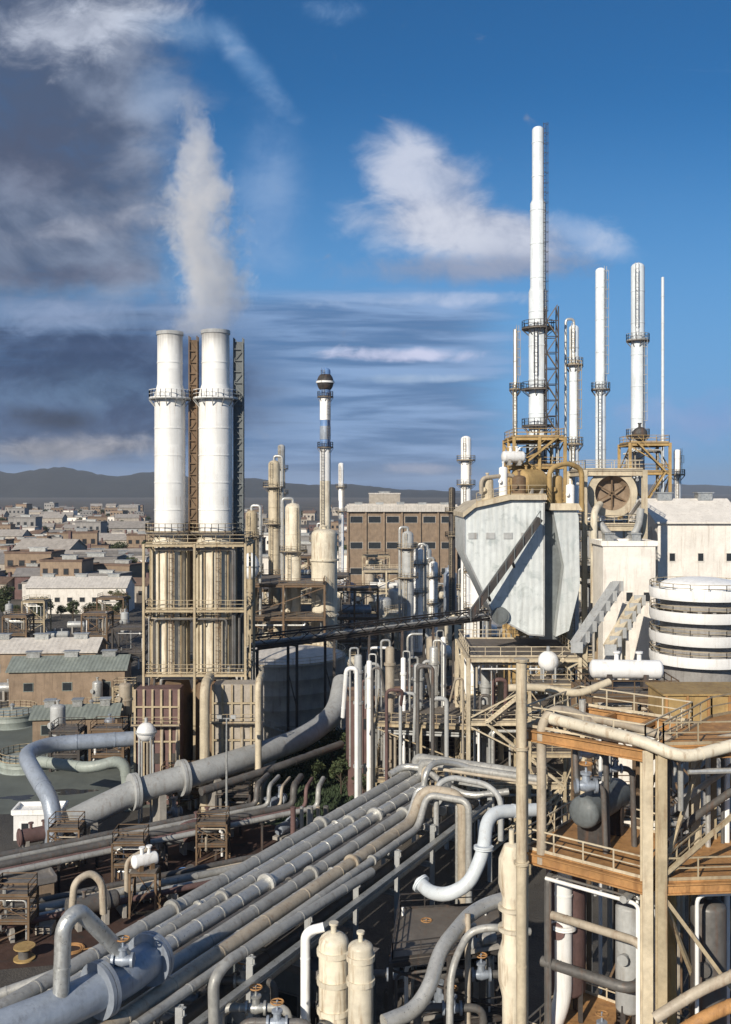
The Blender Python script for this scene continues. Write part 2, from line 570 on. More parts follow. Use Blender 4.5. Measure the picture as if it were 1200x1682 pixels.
    def build(self, name, material, parent=None, kind=None, smooth=True):
        me = bpy.data.meshes.new(name)
        org = Vector((0, 0, 0))
        if parent is not None:
            org = ORG[parent.name]
        else:
            xs = [p[0] for p in self.v]
            ys = [p[1] for p in self.v]
            zs = [p[2] for p in self.v]
            org = Vector(((min(xs) + max(xs)) / 2, (min(ys) + max(ys)) / 2, min(zs)))
        me.from_pydata([(p[0] - org.x, p[1] - org.y, p[2] - org.z) for p in self.v], [], self.f)
        me.materials.append(MATS[material] if isinstance(material, str) else material)
        if smooth:
            me.polygons.foreach_set('use_smooth', [True] * len(me.polygons))
            me.set_sharp_from_angle(angle=R(38))
        me.update()
        o = bpy.data.objects.new(name, me)
        COL.objects.link(o)
        if parent is not None:
            o.parent = parent
        else:
            o.location = org
        ORG[o.name] = org
        if kind:
            o['kind'] = kind
        return o


ORG = {}


def root(name, label, cat, loc, group=None):
    o = bpy.data.objects.new(name, None)
    o.empty_display_size = 0.5
    o.location = loc
    o['label'] = label
    o['category'] = cat
    if group:
        o['group'] = group
    COL.objects.link(o)
    ORG[o.name] = Vector(loc)
    return o


def tag(o, label, cat, group=None):
    o['label'] = label
    o['category'] = cat
    if group:
        o['group'] = group
    return o


KIDS = {}


def copy_tree(o, loc, label=None, group=None, rz=0.0, sc=1.0):
    """copy a thing with its parts and their sub-parts"""
    r = o.copy()
    COL.objects.link(r)
    r.location = loc
    r.rotation_euler = (0, 0, rz)
    r.scale = (sc, sc, sc) if not isinstance(sc, tuple) else sc
    if label:
        r['label'] = label
    if group:
        r['group'] = group
    if o.name not in KIDS:
        KIDS[o.name] = [(c, list(c.children)) for c in o.children]
    for ch, subs in KIDS[o.name]:
        c = ch.copy()
        COL.objects.link(c)
        c.parent = r
        for g in subs:
            d = g.copy()
            COL.objects.link(d)
            d.parent = c
    return r


def dome(r, h, k=6):
    return [(r * math.cos(t), h * math.sin(t)) for t in [math.pi / 2 * i / k for i in range(k + 1)]]


# ------------------------------------------------------------------ builders of plant items
def pipe(path, r, material, label, name='pipe', cat='pipe', group=None, flanges=(), n=10, bend=None):
    mb = MB().tube(path, r, n, bend)
    # joint bands of the lagging and field welds along the straight lengths
    pts = [Vector(p) for p in path]
    bl = bend if bend is not None else r * 3.0
    step = 2.4 if material in ('lagging', 'galvanised') else 4.6
    for a, b in zip(pts, pts[1:]):
        L = (b - a).length
        if L < 2 * bl * 0.9 + 0.4:
            continue
        d = (b - a) / L
        q = bl * 0.9 + 0.15
        while q < L - bl * 0.9 and len(mb.v) < 9000:
            c = a + d * q
            hw = 0.035 + r * 0.04
            mb.lathe(c, [(r * 0.98, -hw), (r * 1.045 + 0.008, -hw), (r * 1.045 + 0.008, hw), (r * 0.98, hw)], n, d)
            q += step * (0.85 + 0.3 * random.random())
    o = mb.build(name, material)
    tag(o, label, cat, group)
    for (p, d) in flanges:
        MB().flange(p, d, r * 1.45, max(0.06, r * 0.25)).build('flange', material, o)
    return o


def ring_platform(t, c, r_in, r_out, z, material='grating', rail_mat='beige_steel', n=16, a0=0, a1=360, h=1.1, rr=0.035):
    """annular deck with handrail and brackets as a part of a column"""
    mb = MB()
    full = (a1 - a0) >= 359
    k = n if full else max(3, int(n * (a1 - a0) / 360))
    ang = [R(a0 + (a1 - a0) * i / k) for i in range(k + (0 if full else 1))]
    inn = [Vector((c[0] + r_in * math.cos(a), c[1] + r_in * math.sin(a), z)) for a in ang]
    out = [Vector((c[0] + r_out * math.cos(a), c[1] + r_out * math.sin(a), z)) for a in ang]
    m = len(ang)
    vs = inn + out + [p - Vector((0, 0, 0.14)) for p in inn] + [p - Vector((0, 0, 0.14)) for p in out]
    fs = []
    for i in range(m if full else m - 1):
        j = (i + 1) % m
        fs += [(i, m + i, m + j, j), (2 * m + j, 3 * m + j, 3 * m + i, 2 * m + i), (m + i, 3 * m + i, 3 * m + j, m + j), (j, 2 * m + j, 2 * m + i, i)]
    mb.add(vs, fs)
    for i in range(0, m, 2):
        mb.beam(out[i] - Vector((0, 0, 0.16)), inn[i] - Vector((0, 0, 1.1)), 0.1)
    d = mb.build('platform', material, t)
    MB().rail([p + (Vector((c[0], c[1], z)) - p).normalized() * 0.06 for p in out], h, rr, closed=full).build('railing', rail_mat, d)
    return d


def column(px, top, base_z, Y, wpx, material, label, name='distillation_column', cat='process column', platforms=(), taper=None, ladder=True, side_pipe=True,
           pipe_side=1, group=None, bands=None, rail_mat='beige_steel', plat_w=1.2, cap=True, n=20, skirt='concrete'):
    """tall vertical vessel: shell, skirt, dished head, ring platforms, caged ladder, overhead line"""
    s = Y / F
    c = P(px, HZ, Y)
    zt = ZY(top, Y)
    r = wpx * s / 2
    t = root(name, label, cat, (c.x, Y, base_z), group)
    prof = [(r * 1.12, base_z), (r * 1.06, base_z + 2.0)]
    segs = taper or [(r, None)]
    if taper is None:
        prof += [(r, base_z + 2.2), (r, zt - r * 0.7)]
        hd = r
    else:
        z_prev = base_z + 2.2
        for wp, tp in taper:
            rr = wp * s / 2
            ze = ZY(tp, Y)
            prof += [(rr, z_prev), (rr, ze)]
            z_prev = ze + max(0.6, rr * 0.5)
        hd = taper[-1][0] * s / 2
        prof[-1] = (hd, zt - hd * 0.7)
    if cap:
        prof += [(q, zt - hd * 0.7 + z_) for q, z_ in dome(hd, hd * 0.7, 5)[1:]]
    else:
        prof += [(hd, zt), (hd * 0.85, zt), (hd * 0.85, zt - 1.5), (0, zt - 1.5)]
    MB().lathe((c.x, Y, 0), prof, n).build('shell', material, t)
    # weld bands / stiffening rings
    mb = MB()
    zz = base_z + 5
    while zz < zt - hd - 1:
        rr = r if taper is None else next((wp * s / 2 for wp, tp in taper if zz <= ZY(tp, Y) + 0.5), hd)
        mb.lathe((c.x, Y, zz), [(rr * 0.98, -0.09), (rr + 0.05, -0.09), (rr + 0.05, 0.09), (rr * 0.98, 0.09)], n)
        zz += 5.2
    if mb.v:
        mb.build('stiffening_rings', material, t)
    for (py, a0, a1) in platforms:
        z = ZY(py, Y)
        rr = r if taper is None else next((wp * s / 2 for wp, tp in taper if z <= ZY(tp, Y) + 0.5), hd)
        ring_platform(t, (c.x, Y), rr * 0.98, rr + plat_w, z, rail_mat=rail_mat, a0=a0, a1=a1)
    rt = hd
    if ladder:
        a = R(300)
        o = Vector((math.cos(a), math.sin(a), 0))
        pz = sorted([base_z + 1] + [ZY(q[0], Y) for q in platforms] + [zt - hd])
        mb = MB()
        for i, (z0, z1) in enumerate(zip(pz, pz[1:])):
            rr = r if taper is None else next((wp * s / 2 for wp, tp in taper if z1 <= ZY(tp, Y) + 0.5), hd)
            aa = R(300 if i % 2 else 250)
            oo = Vector((math.cos(aa), math.sin(aa), 0))
            p = Vector((c.x, Y, 0)) + oo * (max(rr, r) + 0.25)
            if z1 - z0 > 1.5:
                mb.ladder(p + Vector((0, 0, z0)), p + Vector((0, 0, z1 + 0.9)), oo)
        mb.build('ladder', rail_mat, t)
    if side_pipe:
        x = c.x + pipe_side * (r + 0.55)
        MB().tube([(c.x, Y, zt - 0.2), (c.x, Y, zt + 0.9), (x, Y - 0.2, zt + 0.9), (x, Y - 0.2, base_z + 4)], min(0.32, r * 0.28), 10, 0.7).build('overhead_line', 'lagging', t)
    MB().lathe((c.x, Y, 0), [(r * 1.3, base_z - 0.3), (r * 1.3, base_z + 0.15), (r * 1.1, base_z + 0.18)], n).build('base_ring', skirt, t)
    return t


def steel_frame(corners, levels, label, material='beige_steel', deck='grating', w=0.35, name='steel_structure', cat='steel structure', base=0.0, brace=True,
                rails=True, group=None, mids=0, deck_from=0, stairs=False, joists=True, deck_levels=None, floor_mat=None, pipes=0):
    """open frame on posts: every post, every floor, the bracing and the railing are parts"""
    cs = [Vector((p[0], p[1], 0)) for p in corners]
    cx = sum((p for p in cs), Vector((0, 0, 0))) / len(cs)
    t = root(name, label, cat, (cx.x, cx.y, base), group)
    top = levels[-1]
    posts = []
    for a, b in zip(cs, cs[1:] + cs[:1]):
        posts.append(a)
        for k in range(mids):
            posts.append(a.lerp(b, (k + 1) / (mids + 1)))
    for p in posts:
        MB().ibeam((p.x, p.y, base), (p.x, p.y, top), w, w).build('post', material, t)
    for li, z in enumerate(levels):
        mb = MB()
        for a, b in zip(cs, cs[1:] + cs[:1]):
            mb.ibeam((a.x, a.y, z - w * 0.6), (b.x, b.y, z - w * 0.6), w * 0.7, w * 1.15)
        if joists:
            a, b, c, d = cs[0], cs[1], cs[2], cs[3]
            m = max(2, int((b - a).length / 1.8))
            for i in range(1, m):
                q0, q1 = a.lerp(b, i / m), d.lerp(c, i / m)
                mb.beam((q0.x, q0.y, z - w * 0.4), (q1.x, q1.y, z - w * 0.4), w * 0.4, w * 0.7)
        fl = mb.build('floor_frame', floor_mat or material, t)
        if deck and (deck_levels is None or li in deck_levels):
            e = [q + (cx - q) * 0.015 for q in cs]
            MB().prism([(q.x, q.y, z + 0.01) for q in e], (0, 0, 0.07)).build('deck', deck, fl)
        if rails:
            e = [q + (cx - q) * 0.03 + Vector((0, 0, z + 0.08)) for q in cs]
            MB().rail(e, 1.1, 0.035, closed=True).build('railing', material, fl)
    if brace:
        mb = MB()
        zs = [base] + list(levels)
        for i, (a, b) in enumerate(zip(cs, cs[1:] + cs[:1])):
            for j, (z0, z1) in enumerate(zip(zs, zs[1:])):
                if (i + j) % 2 == 0:
                    mb.beam((a.x, a.y, z0 + 0.3), (b.x, b.y, z1 - 0.5), w * 0.4)
                else:
                    mb.beam((b.x, b.y, z0 + 0.3), (a.x, a.y, z1 - 0.5), w * 0.4)
        mb.build('bracing', material, t)
    pr = random.Random(int(abs(cx.x) * 91 + cx.y * 17))
    for i in range(pipes):
        e = pr.randrange(len(cs))
        a, b = cs[e], cs[(e + 1) % len(cs)]
        inw = (cx - (a + b) / 2).normalized()
        r = pr.choice([0.07, 0.1, 0.14, 0.2])
        m = pr.choice(['pipe_grey', 'lagging', 'pipe_beige', 'pipe_dark', 'white_paint', 'grey_paint'])
        z = pr.choice(levels) - w * 1.3 - r - pr.uniform(0.1, 0.9)
        o = inw * pr.uniform(0.4, 1.4)
        q0, q1 = a.lerp(b, pr.uniform(0.02, 0.25)) + o, a.lerp(b, pr.uniform(0.6, 0.98)) + o
        zb = base + pr.choice([0.3, 0.5, 2.0])
        up = Vector((0, 0, 1))
        if pr.random() < 0.5:
            pth = [q0 + up * zb, q0 + up * z, q1 + up * z, q1 + up * (z + pr.choice([-2.5, 1.6]))]
        else:
            pth = [q0 + up * z, q1 + up * z, q1 + up * zb]
        MB().tube(pth, r, 8, 0.5).build('pipe_run', m, t)
    if stairs:
        zs = [base] + list(levels)
        a, b = cs[0], cs[1]
        o = (a - cx)
        nrm = Vector(((b - a).y, -(b - a).x, 0)).normalized()
        if nrm.dot(a - cx) < 0:
            nrm = -nrm
        for j, (z0, z1) in enumerate(zip(zs, zs[1:])):
            p, q = (a.lerp(b, 0.15), a.lerp(b, 0.85)) if j % 2 == 0 else (a.lerp(b, 0.85), a.lerp(b, 0.15))
            mb = MB()
            for e in (0.35, 1.05):
                mb.beam(p + nrm * e + Vector((0, 0, z0)), q + nrm * e + Vector((0, 0, z1)), 0.08, 0.25)
            m = max(4, int((z1 - z0) / 0.25))
            for i in range(m):
                s_ = p.lerp(q, (i + 0.5) / m) + nrm * 0.7 + Vector((0, 0, z0 + (z1 - z0) * (i + 0.5) / m))
                mb.box(s_, (0.3, 0.7, 0.04), math.atan2((q - p).y, (q - p).x))
            st = mb.build('stair_flight', material, t)
            MB().beam(p + nrm * 1.05 + Vector((0, 0, z0 + 1)), q + nrm * 1.05 + Vector((0, 0, z1 + 1)), 0.06).build('handrail', material, st)
    return t


def drum_h(c, L, r, ang, material, label, name='horizontal_drum', cat='drum', group=None, saddle='concrete', sh=1.0, n=20, flanged=False, walkway=False):
    """horizontal vessel on two saddles; c is the axis centre"""
    c = Vector(c)
    d = Vector((math.cos(ang), math.sin(ang), 0))
    t = root(name, label, cat, (c.x, c.y, c.z - r - sh), group)
    if flanged:
        prof = [(0, -L / 2), (r * 0.9, -L / 2), (r * 0.95, -L / 2 + 0.1)]
        prof += [(r * 1.2, -L / 2 + 0.1), (r * 1.2, -L / 2 + 0.25), (r, -L / 2 + 0.25)]
        prof += [(r, L * 0.28), (r * 1.2, L * 0.28), (r * 1.2, L * 0.28 + 0.25), (r, L * 0.28 + 0.25), (r, L / 2 - r * 0.4)]
    else:
        prof = [(q, -L / 2 - r * 0.5 + r * 0.5 - h_ + 0.0) for q, h_ in reversed(dome(r, r * 0.5))]
        prof += [(r, -L / 2 + 0.01)]
    prof += [(q, L / 2 + h_) for q, h_ in dome(r, r * 0.5)]
    MB().lathe(c, prof, n, d).build('shell', material, t)
    for k in (-0.28, 0.28):
        p = c + d * (L * k)
        s = d.cross(Vector((0, 0, 1)))
        pts = [p + s * (r * 0.85) - Vector((0, 0, r + sh)), p - s * (r * 0.85) - Vector((0, 0, r + sh)),
               p - s * (r * 0.9) - Vector((0, 0, r * 0.3)), p - s * (r * 0.5) - Vector((0, 0, r * 0.82)), p - Vector((0, 0, r * 0.97)),
               p + s * (r * 0.5) - Vector((0, 0, r * 0.82)), p + s * (r * 0.9) - Vector((0, 0, r * 0.3))]
        MB().prism([q - d * 0.2 for q in pts], d * 0.4).build('saddle', saddle, t)
    for k in (-0.15, 0.2):
        p = c + d * (L * k) + Vector((0, 0, r * 0.95))
        MB().cyl(p, p + Vector((0, 0, 0.6)), 0.18, n=10).cyl(p + Vector((0, 0, 0.55)), p + Vector((0, 0, 0.68)), 0.3, n=12).build('nozzle', material, t)
    if walkway:
        s = d.cross(Vector((0, 0, 1)))
        a, b = c - d * (L * 0.45) + Vector((0, 0, r + 0.35)), c + d * (L * 0.45) + Vector((0, 0, r + 0.35))
        w = MB().beam(a, b, 1.0, 0.08).build('walkway', 'grating', t)
        MB().rail([a + s * 0.5, b + s * 0.5], 1.0).rail([a - s * 0.5, b - s * 0.5], 1.0).build('railing', 'beige_steel', w)
    return t


def drum_v(c, r, h, material, label, legs=True, leg_h=2.0, name='vertical_drum', cat='vessel', group=None, n=20, nozzle=True, belt=None, head=0.45):
    """vertical vessel on four legs; c is the point on the ground below it"""
    c = Vector(c)
    t = root(name, label, cat, c, group)
    b = c.z + (leg_h if legs else 0)
    prof = [(q, b + r * head - h_) for q, h_ in reversed(dome(r, r * head))] + [(q, b + h - r * head + h_) for q, h_ in dome(r, r * head)]
    MB().lathe((c.x, c.y, 0), prof, n).build('shell', material, t)
    if belt:
        for z in belt:
            MB().lathe((c.x, c.y, b + h * z), [(r, -0.16), (r * 1.14, -0.16), (r * 1.14, 0.16), (r, 0.16)], n).build('girth_flange', material, t)
    if legs:
        for k in range(4):
            a = R(45 + 90 * k)
            p = Vector((c.x + r * 0.86 * math.cos(a), c.y + r * 0.86 * math.sin(a), 0))
            MB().ibeam((p.x, p.y, c.z), (p.x, p.y, b + r * 0.9), 0.22).build('leg', 'dark_steel', t)
    if nozzle:
        MB().cyl((c.x, c.y, b + h - 0.1), (c.x, c.y, b + h + 0.5), r * 0.2, n=10).cyl((c.x, c.y, b + h + 0.45), (c.x, c.y, b + h + 0.6), r * 0.32, n=12).build('nozzle', material, t)
        p = Vector((c.x, c.y, b + h * 0.55))
        o = Vector((-0.5, -0.86, 0))
        MB().cyl(p + o * r * 0.9, p + o * (r + 0.4), r * 0.3, n=12).cyl(p + o * (r + 0.36), p + o * (r + 0.5), r * 0.42, n=14).build('manway', material, t)
    return t


def tank(c, r, h, material, label, roof_mat=None, name='storage_tank', cat='tank', group=None, n=40, stair=True):
    c = Vector(c)
    t = root(name, label, cat, c, group)
    prof = [(r + 0.15, 0), (r, 0.15)]
    k = max(2, int(h / 2.2))
    for i in range(1, k):
        z = h * i / k
        prof += [(r, z - 0.04), (r + 0.03, z), (r, z + 0.04)]
    prof += [(r, h - 0.3), (r + 0.18, h - 0.25), (r + 0.18, h)]
    MB().lathe(c, prof, n).build('shell', material, t)
    rf = MB().lathe(c, [(r + 0.1, h - 0.05), (r * 0.5, h + r * 0.07), (0, h + r * 0.11)], n).build('roof', roof_mat or material, t)
    MB().rail([c + Vector((r * math.cos(R(a)), r * math.sin(R(a)), h)) for a in range(0, 360, 15)], 1.1, 0.035, True).build('railing', 'beige_steel', rf)
    MB().cyl(c + Vector((0, 0, h + r * 0.10)), c + Vector((0, 0, h + r * 0.11 + 0.8)), 0.3, n=10).cyl(c + Vector((0, 0, h + r * 0.11 + 0.7)), c + Vector((0, 0, h + r * 0.11 + 1.0)), 0.5, 0.15, n=10).build('vent', 'galvanised', rf)
    if stair:
        mb = MB()
        m = int(h / 0.3)
        pts = []
        for i in range(m + 1):
            a = R(300) - i * 0.75 / r
            z = h * i / m
            p0 = c + Vector((math.cos(a) * (r + 0.1), math.sin(a) * (r + 0.1), z))
            p1 = c + Vector((math.cos(a) * (r + 0.95), math.sin(a) * (r + 0.95), z))
            mb.beam(p0, p1, 0.28, 0.05)
            pts.append(p1)
        for p, q in zip(pts, pts[1:]):
            mb.beam(p, q, 0.06, 0.22)
            mb.beam(p + Vector((0, 0, 1)), q + Vector((0, 0, 1)), 0.06)
        for p in pts[::4]:
            mb.beam(p, p + Vector((0, 0, 1)), 0.05)
        mb.build('stairway', 'grey_paint', t)
    return t


def block(c, s, rz, wall, roof, label, kind='flat', name='industrial_building', cat='building', group=None, windows=(0, 0), door=True, chimney=False, wsize=(1.6, 1.4), vents=0):
    """building: wall, roof (gabled, flat with parapet, or shed), windows and door each a part; c is the base centre"""
    c = Vector(c)
    t = root(name, label, cat, c, group)
    L, W, h = s
    ca, sa = math.cos(rz), math.sin(rz)

    def T(x, y, z):
        return Vector((c.x + x * ca - y * sa, c.y + x * sa + y * ca, c.z + z))
    if kind == 'gable':
        ph = W * 0.2
        prof = [(-W / 2, 0), (W / 2, 0), (W / 2, h), (0, h + ph), (-W / 2, h)]
        MB().prism([T(-L / 2, y, z) for y, z in prof], T(L, 0, 0) - T(0, 0, 0)).build('wall', wall, t)
        e = 0.5
        pr = [(-W / 2 - e, h - e * 0.4 + 0.04), (0, h + ph + 0.04), (W / 2 + e, h - e * 0.4 + 0.04), (W / 2 + e, h - e * 0.4 + 0.26), (0, h + ph + 0.28), (-W / 2 - e, h - e * 0.4 + 0.26)]
        rf = MB().prism([T(-L / 2 - e, y, z) for y, z in pr], T(L + 2 * e, 0, 0) - T(0, 0, 0)).build('roof', roof, t)
        ht = h + ph
    else:
        MB().prism([T(x, y, 0) for x, y in ((-L / 2, -W / 2), (L / 2, -W / 2), (L / 2, W / 2), (-L / 2, W / 2))], (0, 0, h)).build('wall', wall, t)
        mb = MB()
        mb.box(T(0, 0, h + 0.09), (L + 0.3, W + 0.3, 0.18), rz)
        for x, y, a, b in ((0, W / 2, L + 0.5, 0.25), (0, -W / 2, L + 0.5, 0.25), (L / 2 + 0.13, 0, 0.25, W - 0.25), (-L / 2 - 0.13, 0, 0.25, W - 0.25)):
            mb.box(T(x, y, h + 0.32), (a, b, 0.5), rz)
        rf = mb.build('roof', roof, t)
        ht = h + 0.2
    for i in range(vents):
        x = L * ((i + 0.5) / vents - 0.5)
        y = W * random.uniform(-0.25, 0.25) if kind != 'gable' else 0
        q = T(x, y, ht)
        MB().box(q + Vector((0, 0, 0.5)), (L / vents * 0.35, min(1.6, W * 0.3), 1.0), rz).box(q + Vector((0, 0, 1.08)), (L / vents * 0.42, min(1.9, W * 0.36), 0.14), rz).build('roof_vent', 'galvanised', rf)
    if chimney:
        q = T(L * 0.3, W * 0.15, h)
        MB().box(q + Vector((0, 0, W * 0.12 + 0.6)), (0.9, 0.9, W * 0.24 + 1.8), rz).build('chimney', 'wall_maroon', rf)
    nx, nz = windows
    for j in range(nz):
        for i in range(nx):
            x = L * ((i + 0.5) / nx - 0.5)
            z = h * ((j + 0.62) / (nz + 0.15))
            q = T(x, -W / 2, z)
            f = MB().box(q + (T(0, -0.03, 0) - T(0, 0, 0)), (wsize[0] + 0.24, 0.1, wsize[1] + 0.24), rz).build('window', roof, t)
            MB().box(q + (T(0, -0.085, 0) - T(0, 0, 0)), (wsize[0], 0.03, wsize[1]), rz).build('pane', 'glass_dark', f)
    if door:
        MB().box(T(L * 0.31, -W / 2 - 0.04, min(1.6, h * 0.3)), (min(3.0, L * 0.2), 0.12, min(3.2, h * 0.6)), rz).build('door', 'dark_steel', t)
    return t


def valve(c, s, material, label, group=None, name='valve'):
    """gate valve: body with two flanges, bonnet and handwheel"""
    c = Vector(c)
    t = root(name, label, 'valve', c, group)
    MB().lathe(c + Vector((-0.6 * s, 0, 0)), [(0, 0), (0.42 * s, 0), (0.42 * s, 0.14 * s), (0.24 * s, 0.14 * s), (0.36 * s, 0.6 * s), (0.24 * s, 1.06 * s), (0.42 * s, 1.06 * s), (0.42 * s, 1.2 * s), (0, 1.2 * s)], 14, 'x').build('body', material, t)
    MB().lathe(c, [(0.26 * s, 0.2 * s), (0.2 * s, 0.6 * s), (0.32 * s, 0.62 * s), (0.32 * s, 0.74 * s), (0.07 * s, 0.76 * s), (0.05 * s, 1.3 * s), (0, 1.3 * s)], 12).build('bonnet', material, t)
    ring = [c + Vector((0.36 * s * math.cos(R(a)), 0.36 * s * math.sin(R(a)), 1.2 * s)) for a in range(0, 361, 30)]
    mb = MB().tube(ring, 0.045 * s, 6, 0.05, caps=False)
    for a in (0, 90):
        q = Vector((0.36 * s * math.cos(R(a)), 0.36 * s * math.sin(R(a)), 0))
        mb.beam(c + q + Vector((0, 0, 1.2 * s)), c - q + Vector((0, 0, 1.2 * s)), 0.05 * s)
    mb.build('handwheel', 'rust_orange', t)
    return t


def pump(c, s, ang, label, group=None, material='blue_grey'):
    c = Vector(c)
    d = Vector((math.cos(ang), math.sin(ang), 0))
    t = root('pump', label, 'pump', c, group)
    up = Vector((0, 0, 1))
    MB().box(c + up * 0.15 * s, (3.0 * s, 1.0 * s, 0.3 * s), ang).build('base_plate', 'concrete', t)
    MB().lathe(c + up * 0.85 * s - d * 1.3 * s, [(0, 0), (0.45 * s, 0.05 * s), (0.5 * s, 0.2 * s), (0.5 * s, 1.3 * s), (0.42 * s, 1.4 * s), (0.16 * s, 1.45 * s), (0.16 * s, 1.8 * s)], 16, d).build('motor', material, t)
    MB().lathe(c + up * 0.85 * s + d * 0.55 * s, [(0, 0), (0.3 * s, 0), (0.62 * s, 0.15 * s), (0.66 * s, 0.45 * s), (0.4 * s, 0.65 * s), (0.3 * s, 0.9 * s), (0.42 * s, 0.92 * s), (0.42 * s, 1.02 * s), (0, 1.02 * s)], 16, d).build('casing', material, t)
    MB().cyl(c + up * 1.3 * s + d * 0.85 * s, c + up * 2.2 * s + d * 0.85 * s, 0.22 * s, n=12).cyl(c + up * 2.1 * s + d * 0.85 * s, c + up * 2.25 * s + d * 0.85 * s, 0.36 * s, n=12).build('outlet', material, t)
    return t


def lamp(px, top, Y, label, group='tall yard lamps'):
    c = P(px, HZ, Y)
    zt = ZY(top, Y)
    t = root('yard_lamp', label, 'lamp', (c.x, Y, 0), group)
    MB().cyl((c.x, Y, 0), (c.x, Y, zt), 0.16, 0.09, n=8).build('pole', 'galvanised', t)
    mb = MB().beam((c.x - 0.9, Y, zt), (c.x + 0.9, Y, zt), 0.12)
    mb.build('cross_arm', 'galvanised', t)
    for k in (-0.8, 0.8):
        MB().box((c.x + k, Y - 0.12, zt + 0.22), (0.55, 0.3, 0.4)).build('floodlight', 'grey_paint', t)
    return t


# trees: tapered trunk with limbs and a crown of many leaf-sized faces
def make_tree(h, w, label, group, seed, leaves=2000, leaf=0.36):
    rg = random.Random(seed)
    t = root('tree', label, 'tree', (0, 0, 0), group)
    mb = MB()
    mb.tube([(0, 0, 0), (0.1, 0.05, h * 0.25), (-0.05, 0.1, h * 0.55), (0.1, 0, h * 0.85)], h * 0.022, 7, 0.4)
    cl = []
    for i in range(14):
        a = rg.uniform(0, 6.28)
        z0 = h * rg.uniform(0.25, 0.6)
        e = Vector((math.cos(a) * w * rg.uniform(0.2, 0.42), math.sin(a) * w * rg.uniform(0.2, 0.42), z0 + h * rg.uniform(0.1, 0.3)))
        mb.cyl((0, 0, z0), e, h * 0.012, h * 0.004, n=5)
        cl.append((e, w * rg.uniform(0.09, 0.24)))
    cl.append((Vector((0, 0, h * 0.86)), w * 0.22))
    cl.append((Vector((0.1 * w, 0, h * 0.68)), w * 0.28))
    mb.build('trunk', 'bark', t)
    cb = MB()
    for i in range(leaves):
        c, r = rg.choice(cl)
        d = Vector((rg.gauss(0, 1), rg.gauss(0, 1), rg.gauss(0, 1))).normalized() * r * rg.uniform(0.35, 1.05)
        d.z *= 0.75
        p = c + d
        a = Vector((rg.gauss(0, 1), rg.gauss(0, 1), rg.gauss(0, 0.5))).normalized()
        b = a.cross(Vector((rg.gauss(0, 1), rg.gauss(0, 1), rg.gauss(0, 1)))).normalized()
        s = leaf * rg.uniform(0.5, 1.2)
        cb.add([p - a * s, p + b * s * 0.5, p + a * s, p - b * s * 0.5], [(0, 1, 2, 3)])
    cb.build('crown', 'leaf', t, smooth=False)
    return t


# ------------------------------------------------------------------ the ground, hills
def structure(name, mb, m):
    o = mb.build(name, m)
    o['kind'] = 'structure'
    return o


def ground_material():
    m = bpy.data.materials.new('ground')
    m.use_nodes = True
    w = NT(m.node_tree)
    oc = w.n('ShaderNodeNewGeometry').outputs['Position']
    a = w.noise(oc, 0.035, 8.0, 0.6, 0.4)
    b = w.noise(oc, 0.6, 6.0, 0.65)
    c = w.noise(oc, 6.0, 4.0, 0.6)
    far = w.noise(oc, 0.006, 6.0, 0.6)
    col = w.mix(w.rng(a, 0.38, 0.62), (0.050, 0.048, 0.046), (0.105, 0.092, 0.078))
    col = w.mix(w.m('MULTIPLY', w.rng(b, 0.45, 0.7), 0.6), col, (0.035, 0.03, 0.027))
    col = w.mix(w.m('MULTIPLY', w.rng(far, 0.45, 0.62), 0.55), col, (0.12, 0.105, 0.075))
    k = w.rng(c, 0.3, 0.7, 0.82, 1.15)
    hv = w.n('ShaderNodeHueSaturation')
    w.put(hv.inputs['Color'], col)
    w.put(hv.inputs['Value'], k)
    bs = w.n('ShaderNodeBsdfPrincipled')
    w.put(bs.inputs['Base Color'], hv.outputs[0])
    bs.inputs['Roughness'].default_value = 0.85
    bp = w.n('ShaderNodeBump')
    bp.inputs['Distance'].default_value = 0.15
    w.put(bp.inputs['Height'], c)
    w.put(bs.inputs['Normal'], bp.outputs[0])
    w.put(w.n('ShaderNodeOutputMaterial').inputs['Surface'], bs.outputs[0])
    MATS['ground'] = m


ground_material()
mat('earth_red', (0.062, 0.034, 0.026), 0.9, var=0.45, scale=0.25, patch=(0.032, 0.027, 0.025), rnd=0)  # earth and paving bases darkened in place of cloud shade over the lower left
mat('asphalt', (0.062, 0.061, 0.060), 0.85, var=0.3, scale=0.3, rnd=0)
mat('hill', (0.022, 0.024, 0.022), 0.95, var=0.4, scale=0.004, rnd=0)
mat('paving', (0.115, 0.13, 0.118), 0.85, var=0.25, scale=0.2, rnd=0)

structure('ground', MB().add([(-9000, -800, 0), (9000, -800, 0), (9000, 13000, 0), (-9000, 13000, 0)], [(0, 1, 2, 3)]), 'ground')
# red earth beside the rack
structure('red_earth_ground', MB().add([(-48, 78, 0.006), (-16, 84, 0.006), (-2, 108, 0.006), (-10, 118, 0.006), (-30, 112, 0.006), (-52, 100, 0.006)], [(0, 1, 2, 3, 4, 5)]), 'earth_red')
structure('plant_road', MB().add([(-75, 176, 0.008), (60, 212, 0.008), (60, 219, 0.008), (-75, 183, 0.008)], [(0, 1, 2, 3)]), 'asphalt')
kb = MB()
for y0 in (0, 8.6):
    kb.prism([(-75, 174.6 + y0, 0), (60, 210.6 + y0, 0), (60, 210.9 + y0, 0), (-75, 174.9 + y0, 0)], (0, 0, 0.13))
structure('road_kerb', kb, 'concrete')
structure('yard_paving', MB().add([(-60, 118, 0.004), (8, 128, 0.004), (8, 172, 0.004), (-70, 172, 0.004)], [(0, 1, 2, 3)]), 'paving')


